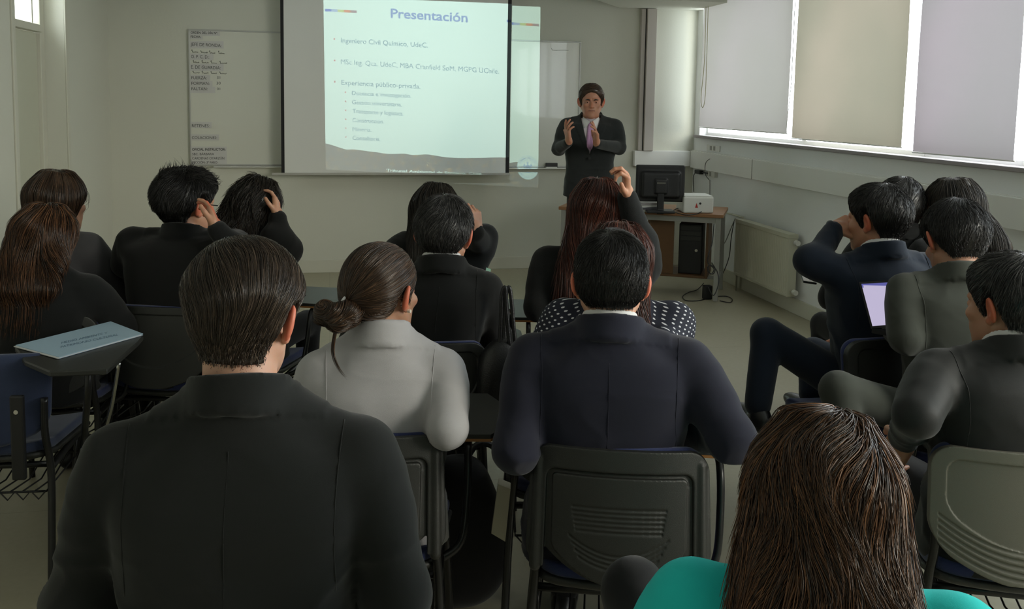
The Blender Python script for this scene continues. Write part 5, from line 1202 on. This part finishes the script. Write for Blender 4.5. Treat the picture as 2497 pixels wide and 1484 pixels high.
# left rows
A_p = person('woman with straight brown hair in a grey sweater beside the door', (143, 412, 3.70), heading=-24, sw=.185, hy=-12, hp=6, hs=1.05, fem=1, jacket=C_sweater, shirt=False, collar='round', hh=.0045,
    hair=dict(fall=[(-.23, .0, -.07, .108, .050, 2.2), (-.20, .0, -.07, .100, .052, 2.2), (-.12, 0, -.06, .094, .060, 2.2), (-.03, .0, -.045, .096, .08, 2.2), (.06, 0, -.03, .092, .098, 2)], n=5000, r=.0013, wave=.05, L=.18, flare=.05, off=.004, t=.013), hairm=H_brown, skin_c=(.5, .27, .18), trousers=C_trouser)
seat_for(A_p, 2, 'black chair under the woman in grey sweater beside the door')
B_p = person('woman with long layered brown hair in a dark coat, near left', (112, 497, 3.36), heading=-8, sw=.185, drop=.045, hy=-4, hp=10, hs=1.05, fem=1, jacket=C_coat, shirt=False, collar='round', hh=.004, jh=.008, b=1.1,
    hair=dict(fall=[(-.21, -.02, -.115, .070, .020, 2.0), (-.18, -.03, -.12, .105, .032, 2.2), (-.13, -.03, -.112, .116, .042, 2.2), (-.08, -.01, -.085, .104, .056, 2.2), (0, .0, -.05, .092, .08, 2.2), (.07, 0, -.03, .084, .094, 2)], n=8000, r=.0013, wave=.40, wfreq=40, L=.13, off=.010, lift=.010, flare=.05, t=.013, lump=.006), hairm=H_light, skin_c=(.5, .27, .18), trousers=C_trouser)
ch_b = seat_for(B_p, 2, 'black shell chair with painted inventory number, under the woman with layered hair', dy=.08)
C_p = person('man in black suit with spiky hair, hand at his cheek, left rows', (458, 412, 3.62), heading=-16, sw=.235, drop=-.03, b=1.1, hy=-30, hp=8, hs=1.10, jacket=C_black, shirt=False, hh=.0035, jh=.008, lean=.02,
    arms={'L': (W(310, 640, 3.66), (-.12, .3, .7)), 'R': (W(578, 612, 3.46), W(526, 556, 3.43))}, hands={'R': dict(dir=W(512, 498, 3.51)-W(526, 556, 3.43), bn=np.array([.9, -.25, 0]), curls=(.3, .35, .4, .45), h=.0028, opp=.1, k=.95)},
    hair=dict(side=.010, backt=.004, top=.024, back=-.085, n=6000, r=.0011, lmin=.014, lmax=.040, wave=.4, off=.005, lift=.010, spikes=260), hairm=H_black, skin_c=(.52, .28, .18), trousers=C_trouser)
r = C_p['root']; hf = C_p['hf']
MB().tube([tuple(hf.to(p)) for p in [(.080, -.010, .012), (.078, .03, .010), (.070, .075, .008)]], .0022, 6).build('spectacle_arm', M_black, r, smooth=True)
seat_for(C_p, 2, 'black shell chair under the man in black suit with spiky hair', dx=-.04)
D_p = person('woman with dark curly hair leaning her head on her right hand', (622, 433, 3.95), heading=-20, sw=.195, hy=0, hp=22, hr=10, hs=1.02, fem=1, jacket=C_black, shirt=False, collar='round', hh=.0045, lean=.07,
    arms={'L': (W(555, 600, 3.9), (-.05, .35, .72)), 'R': (W(684, 592, 3.85), W(676, 526, 3.85))}, hands={'R': dict(k=.86, dir=W(668, 460, 3.90)-W(673, 522, 3.85), bn=np.array([.9, -.2, 0]), curls=(.45, .5, .5, .55), h=.003, spread=.08)},
    hair=dict(fall=[(-.22, .02, -.11, .050, .025, 2.2), (-.15, .01, -.10, .085, .045, 2.2), (-.06, .0, -.07, .098, .065, 2.2), (.05, 0, -.03, .092, .094, 2)], n=3000, r=.0013, wave=.6, wfreq=90, L=.10, curly=900, off=.012, lump=.009), hairm=H_dark, skin_c=(.52, .28, .18), trousers=C_trouser)
seat_for(D_p, 2, 'black chair under the curly-haired woman, hidden behind the suits')
sp_ = at(703, 594, 3.85); sh_ = MB().box((-.05, -.07, 0), (.05, .07, .003)).build('paper_sheet', M_shirt, None); sh_.location = (sp_[0]-.02, sp_[1]+.03, .708); sh_.rotation_euler = (0, 0, .5); tag(sh_, 'white paper sticking out beside the elbow of the curly-haired woman', 'paper')

# right rows
M_p = person('man in navy suit with fist on his cheek, seated side on by the radiator', (2138, 449, 3.36), heading=0, sw=.205, b=1.08, hy=28, hp=8, hs=1.03, jacket=C_navy2, fold=1.4, hh=.0035, jh=.007, lean=.03,
    arms={'L': (W(1985, 640, 3.32), W(2032, 560, 3.42)), 'R': ((.275, .02, .77), (.12, .30, .66))},
    hands={'L': dict(dir=W(2080, 536, 3.44)-W(2032, 560, 3.42), bn=np.array([-.2, -.3, .9]), curls=(1.4, 1.5, 1.5, 1.5), opp=.8, h=.0028), 'R': dict(dir=(-.8, .5, -.2), bn=(.2, .2, 1))},
    hair=dict(side=.009, backt=.006, top=.018, back=-.085, n=4500, r=.001, lmin=.012, lmax=.03, wave=.3, off=.004, lift=.004), hairm=H_black, skin_c=(.50, .25, .16),
    legs={'L': (W(1870, 815, 3.35), W(1850, 985, 3.30)), 'R': (W(1985, 860, 3.7), W(1975, 960, 3.6))}, trousers=C_navy2)
r = M_p['root']; wv = M_p['loc'](W(2032, 560, 3.42)); dv = M_p['loc'](W(2080, 536, 3.44))-wv; dv /= np.linalg.norm(dv)
m = MB(); u_ = Vector(dv).orthogonal().normalized(); w_ = Vector(dv).cross(u_)
m.tube([tuple(wv+np.array((u_*math.cos(a)+w_*math.sin(a))*.033)) for a in np.linspace(0, 2*PI, 17)[:-1]], .007, 8, closed=True); m.build('wrist_watch', M_blackm, r, smooth=True)
seat_for(M_p, 2, 'black chair with tube legs under the navy suited man by the radiator', tablet=False, turn=8, dx=-.05)
ph = at(1972, 681, 3.45); p_ = MB().box((-.026, -.045, -.004), (.026, .045, .004)).build('mobile_phone', M_black, None, .004); p_.location = ph; p_.rotation_euler = (.12, .1, -.4); tag(p_, 'phone with a bright edge held at the navy man\'s left side', 'phone')
MB().box((-.024, -.042, .0042), (.024, .042, .005)).build('phone_screen', material('glassy_screen', (.4, .4, .42), .08), p_)
N_p = person('man in black jacket sitting nearest the window wall, seen past the navy man', (2192, 433, 4.0), heading=-4, sw=.195, hy=-6, hp=8, hs=1.02, jacket=C_black, hh=.0045, hair=dict(side=.012, backt=.012, top=.016, n=1500, r=.0013, wave=.3), hairm=H_black, trousers=C_trouser)
seat_for(N_p, 2, 'chair hidden under the man nearest the window wall', tablet=False)
O_p = person('woman in black with dark ponytail and hand at her mouth, by the window wall', (2322, 432, 3.88), heading=6, sw=.185, hy=26, hp=6, hs=1.05, fem=1, jacket=C_black, shirt=False, collar='round', hh=.004, b=1.05,
    arms={'L': (W(2235, 660, 3.85), W(2262, 560, 3.92)), 'R': ((.28, -.05, .78), (.12, .25, .70))}, hands={'L': dict(dir=W(2268, 525, 3.96)-W(2262, 560, 3.92), bn=np.array([-.6, -.5, .3]), curls=(.9, 1.0, 1.1, 1.2), h=.003)},
    hair=dict(fall=[(-.24, .05, -.16, .055, .035, 2.0), (-.16, .045, -.155, .065, .045, 2.0), (-.07, .03, -.13, .050, .040, 2.0), (-.01, .01, -.10, .05, .035, 2.0), (.04, .0, -.06, .072, .06, 2)], n=4000, r=.0012, wave=.3, L=.15, off=.008, lump=.006, t=.012), hairm=H_dark, skin_c=(.46, .25, .18), trousers=C_trouser)
seat_for(O_p, 2, 'chair hidden under the woman with ponytail by the windows', tablet=False)
P_p = person('man in grey suit bending over a laptop, right rows', (2332, 487, 3.06), heading=-16, sw=.195, b=1.08, hy=8, hp=26, hs=1.08, drop=-.01, jacket=C_grey, fold=1.4, shirt=False, hh=.0035, jh=.007, lean=.06,
    arms={'L': (W(2210, 822, 2.97), W(2172, 800, 3.25)), 'R': ((.27, .04, .76), (.06, .36, .72))}, hands={'L': dict(dir=(.5, .8, 0), bn=(0, 0, 1))},
    hair=dict(side=.006, backt=.004, top=.015, back=-.085, n=5500, r=.0009, lmin=.010, lmax=.03, wave=.35, off=.004, lift=.004), hairm=H_black, skin_c=(.50, .28, .19),
    legs={'L': (W(2045, 950, 2.92), W(2075, 1120, 2.86)), 'R': ((.16, .42, .54), (.14, .44, .1))}, trousers=C_grey)
seat_for(P_p, 2, 'black chair with blue top edge behind the grey suited man', tablet=False, dy=-.02)
Q_p = person('man in black jacket and white collar at the right edge of the frame', (2466, 616, 2.28), heading=-10, sw=.215, b=1.1, hy=24, hp=8, hs=1.03, jacket=C_leather, fold=1.5, jh=.007, hh=.0035, lean=.0,
    arms={'L': (W(2235, 1010, 2.15), W(2205, 1065, 2.45)), 'R': ((.28, .04, .76), (.12, .3, .7))}, hands={'L': dict(dir=np.array([.0, .5, -.8]), bn=np.array([-.8, -.3, 0]), h=.003)},
    hair=dict(side=.007, backt=.004, top=.017, back=-.086, n=5500, r=.0009, lmin=.010, lmax=.03, wave=.3, off=.004, lift=.004), hairm=H_grey, skin_c=(.46, .24, .15), trousers=C_trouser)
seat_for(Q_p, 1, 'shell chair with window shine in its olive-grey and curved grooves, lower right corner', tablet=False, dy=.0, turn=-12)

# teal woman, bottom right
R_p = person('woman in teal top with wavy brown hair at the bottom edge', (2015, 1010, 1.30), heading=-26, sw=.198, drop=.006, hy=-2, hp=18, hr=0, hs=1.04, fem=1, jacket=C_teal, jh=.006, hh=.0032, shirt=False, collar='round', collar_h=.012, b=1.05, lean=.05,
    legs={'L': (W(1545, 1440, 1.72), W(1560, 1700, 1.8)), 'R': ((.13, .42, .50), (.12, .44, .1))}, arms={'L': ((-.26, .02, .74), (-.12, .28, .64)), 'R': ((.26, .0, .74), (.14, .26, .64))},
    hair=dict(fall=[(-.33, .03, -.105, .080, .035, 2.0), (-.27, .02, -.105, .108, .048, 2.2), (-.19, .01, -.10, .112, .056, 2.2), (-.10, .0, -.085, .104, .062, 2.2), (-.02, .0, -.055, .098, .08, 2.2), (.06, 0, -.03, .090, .098, 2)], n=14000, r=.0011, wave=.95, wfreq=50, L=.14, off=.010, lift=.008, t=.012, lump=.006, crown=(.035, .02, .135), h=.0032, flare=.03), hairm=H_light, skin_c=(.52, .28, .18), trousers=C_trouser)
r = R_p['root']; hf = R_p['hf']
seat_for(R_p, 0, 'chair under the teal woman, below the frame', tablet=False)

# empty blue chair with tablet and folder, left edge
ez = onZ(20, 1095, .45); cb = place_chair(0, 'blue upholstered chair with black brackets at the left edge', (ez[0]-.05, ez[1]+.12), rad(-4), False, True)
tz = .765; pts = [onZ(x, y, tz) for x, y in [(36, 845), (262, 786), (350, 818), (338, 832), (262, 900), (120, 905), (60, 880)]]
V = [(p[0], p[1], tz-.018) for p in pts]+[(p[0], p[1], tz) for p in pts]; n = len(pts)
tb = mesh_obj('writing_tablet', V, [tuple(range(n)), tuple(range(2*n-1, n-1, -1))]+[(i, n+i, n+(i+1) % n, (i+1) % n) for i in range(n)], M_shell, None, False)
tb.modifiers.new('b', 'BEVEL').width = .004
tb.parent = cb; bpy.context.view_layer.update(); tb.matrix_parent_inverse = cb.matrix_world.inverted()
def leg_px(pts, r_, name, mt): o = MB().tube(spline(pts, 5), r_, 10).build(name, mt, None, smooth=True); o.parent = cb; o.matrix_parent_inverse = cb.matrix_world.inverted(); return o
a0 = onZ(216, 902, tz-.02); b0 = at(208, 1075, 2.95)
leg_px([tuple(a0), (a0[0]-.005, a0[1], .66), (b0[0], b0[1], .5), (b0[0], b0[1], .43)], .011, 'tablet_support', M_tube)
a0 = onZ(290, 885, tz-.02); b0 = at(257, 1048, 3.05); leg_px([tuple(a0), ((a0[0]+b0[0])/2, (a0[1]+b0[1])/2, .58), (b0[0], b0[1], b0[2])], .006, 'tablet_brace', M_chrome)
fp = [onZ(x, y, tz+.004) for x, y in [(38, 843), (270, 785), (349, 815), (145, 872)]]
fd = empty('folder', (fp[0][0], fp[0][1], tz+.001)); tag(fd, 'light blue printed folder lying on the writing tablet at left', 'folder'); fo = np.array(fd.location[:])
M_fold = material('light_blue_card', (.42, .58, .72), .5)
def slab(z0, z1, sh, name, mt):
    V = [(p[0]-fo[0]+sh[0], p[1]-fo[1]+sh[1], z0) for p in fp]+[(p[0]-fo[0]+sh[0], p[1]-fo[1]+sh[1], z1) for p in fp]
    return mesh_obj(name, V, [(0, 1, 2, 3), (7, 6, 5, 4), (0, 4, 5, 1), (1, 5, 6, 2), (2, 6, 7, 3), (3, 7, 4, 0)], mt, fd, False)
slab(.0, .0015, (0, 0), 'back_cover', M_fold); slab(.0016, .004, (-.004, -.006), 'loose_sheets', M_shirt); slab(.0042, .006, (.0, -.0), 'front_cover', M_fold)
fpos = lambda x, y: onZ(x, y, tz+.0075)-fo
lettering([('MEDIO AMBIENTE Y', (150, 838), (262, 813), 5, .01), ('PATRIMONIO CULTURAL', (148, 848), (288, 817), 5, .02)], fpos, material('blue_ink', (.12, .22, .34), .6), fd, push=(0, 0, 0))
lettering([('112436', (52, 800), (108, 798), 9, .02)], lambda x, y: at(x, y, 3.24), M_steel, None, 'inventory_number', push=(0, 0, 0))
o = bpy.data.objects['inventory_number']; o.parent = ch_b; bpy.context.view_layer.update(); o.matrix_parent_inverse = ch_b.matrix_world.inverted()

# laptop of the grey suited man
lc = [at(2098, 690, 3.10), at(2206, 684, 3.02), at(2240, 788, 2.95), at(2126, 797, 3.05)]
lp_ = empty('laptop', lc[3]); tag(lp_, 'open laptop with a glowing white screen on the grey suited man\'s lap', 'laptop'); lo_ = np.array(lp_.location[:])
cn = sum(lc)/4; nrm = np.cross(lc[1]-lc[0], lc[3]-lc[0]); nrm /= np.linalg.norm(nrm); nrm *= (1 if nrm @ (CO-cn) > 0 else -1)
def lslab(k0, d0, d1, name, mt, top=0):
    c = [cn+(p-cn)*k0 for p in lc]; V = [p-lo_+nrm*d0 for p in c]+[p-lo_+nrm*d1 for p in c]
    return mesh_obj(name, V, [(3, 2, 1, 0), (4, 5, 6, 7), (0, 1, 5, 4), (1, 2, 6, 5), (2, 3, 7, 6), (3, 0, 4, 7)], mt, lp_, False)
lslab(1.06, -.008, 0, 'screen_lid', M_black)
em = bpy.data.materials.new('lit_laptop_screen'); em.use_nodes = True; n_ = em.node_tree; bb = n_.nodes['Principled BSDF']; bb.inputs['Base Color'].default_value = (.02, .02, .02, 1); bb.inputs['Emission Color'].default_value = (.62, .56, .78, 1); bb.inputs['Emission Strength'].default_value = .95
lslab(.96, .0005, .0012, 'lit_screen', em)
eb = em.copy(); eb.node_tree.nodes['Principled BSDF'].inputs['Emission Color'].default_value = (.12, .12, .42, 1)
c = [cn+(p-cn)*.96+nrm*.0018-lo_ for p in lc]; mesh_obj('window_title_bar', [c[0], c[1], c[1]+(c[2]-c[1])*.09, c[0]+(c[3]-c[0])*.09], [(0, 1, 2, 3)], eb, lp_, False)
dn = lc[3]-lc[0]; fw_ = np.array(P_p['root'].location[:])-cn; fw_[2] = 0; fw_ /= np.linalg.norm(fw_)
b4 = [lc[3]-lo_, lc[2]-lo_, lc[2]-lo_+fw_*.15, lc[3]-lo_+fw_*.15]; b4 = [np.array([p[0], p[1], -.005]) for p in b4]
mesh_obj('keyboard_base', b4+[p+np.array([0, 0, -.016]) for p in b4], [(0, 1, 2, 3), (7, 6, 5, 4), (0, 4, 5, 1), (1, 5, 6, 2), (2, 6, 7, 3), (3, 7, 4, 0)], M_black, lp_, False)

# bags and papers on and under the chairs
def sack(name, label, c, r_, mt, cat, tilt=0, shape=2.6, rz=0):
    s = Sdf(np.array(c)-np.array(r_)*1.3, np.array(c)+np.array(r_)*1.3, .008); c = np.array(c); r_ = np.array(r_)
    def fn(P):
        q = P-c; tp = 1-.22*(q[:, 2]/r_[2]); rho = (np.abs(q[:, 0]/(r_[0]*tp))**shape+np.abs(q[:, 1]/(r_[1]*tp))**shape+np.abs(q[:, 2]/r_[2])**shape)**(1/shape); return (rho-1)*r_.min()
    s.op(fn, c-r_, c+r_); V, F = s.mesh(disp=lambda P: .008*noise(P, 22, 1)); e = empty(name, (c[0], c[1], c[2]-r_[2])); tag(e, label, cat); o = mesh_obj('bag_body', V-np.array([c[0], c[1], c[2]-r_[2]]), F, mt, e); return e, c, r_
M_bag = material('black_bag_leather', (.008, .008, .009), .4, bump=.3, bscale=200)
bc = at(1222, 915, 3.0); e, c, r_ = sack('handbag', 'black leather handbag with two handles hanging behind the middle row chair', bc, (.070, .06, .12), M_bag, 'bag')
eo = np.array(e.location[:])
for px0, px1, dd in ((1222, 1240, 2.98), (1232, 1254, 3.06)):
    MB().tube([tuple(p-eo) for p in spline([at(px0-4, 850, dd), at(px0-1, 790, dd), at(px0+2, 720, dd), at(px0+10, 700, dd), at(px1-6, 740, dd), at(px1-1, 800, dd), at(px1+4, 850, dd)], 6)], .007, 8).build('bag_handle', M_bag, e, smooth=True)
bp_ = onZ(1128, 1500, 0); e, c, r_ = sack('backpack', 'large black backpack standing on the floor between the chairs', (bp_[0], bp_[1]+.10, .235), (.15, .12, .235), fabric('black_nylon', (.006, .006, .007), rough=.7), 'backpack')
MB().tube([tuple(np.array(p)) for p in spline([(.02, .0, .46), (.06, .02, .50), (.11, .02, .49), (.13, .0, .44)], 6)], .010, 8).build('grab_handle', M_bag, e, smooth=True)
def sheet(label, px, d, mt=M_shirt, th=.002, name='paper_sheet', cat='paper'):
    q = [at(x, y, d) for x, y in px]; o0 = q[0].copy(); q = [p-o0 for p in q]; bk = CFW*th
    k = len(q); o = mesh_obj(name, q+[p+bk for p in q], [tuple(range(k)), tuple(range(2*k-1, k-1, -1))]+[(i, k+i, k+(i+1) % k, (i+1) % k) for i in range(k)], mt, None, False); o.location = o0; return tag(o, label, cat)
M_cream = material('cream_paper', (.50, .47, .36), .8)
sheet('cream paper bag hanging beside the left arm of the navy suit man', [(1215, 1180), (1245, 1192), (1232, 1320), (1198, 1300)], 2.35, M_cream, .05, 'paper_bag', 'bag')
sheet('white sheet corner sticking out right of the ribbed chair under the bun woman', [(1052, 1190), (1071, 1235), (1052, 1232)], 2.3)
sheet('small mint green card tucked beside the black jacket of the greying man', [(1186, 652), (1197, 656), (1196, 664), (1184, 662)], 3.3, material('mint_card', (.35, .65, .52), .6))
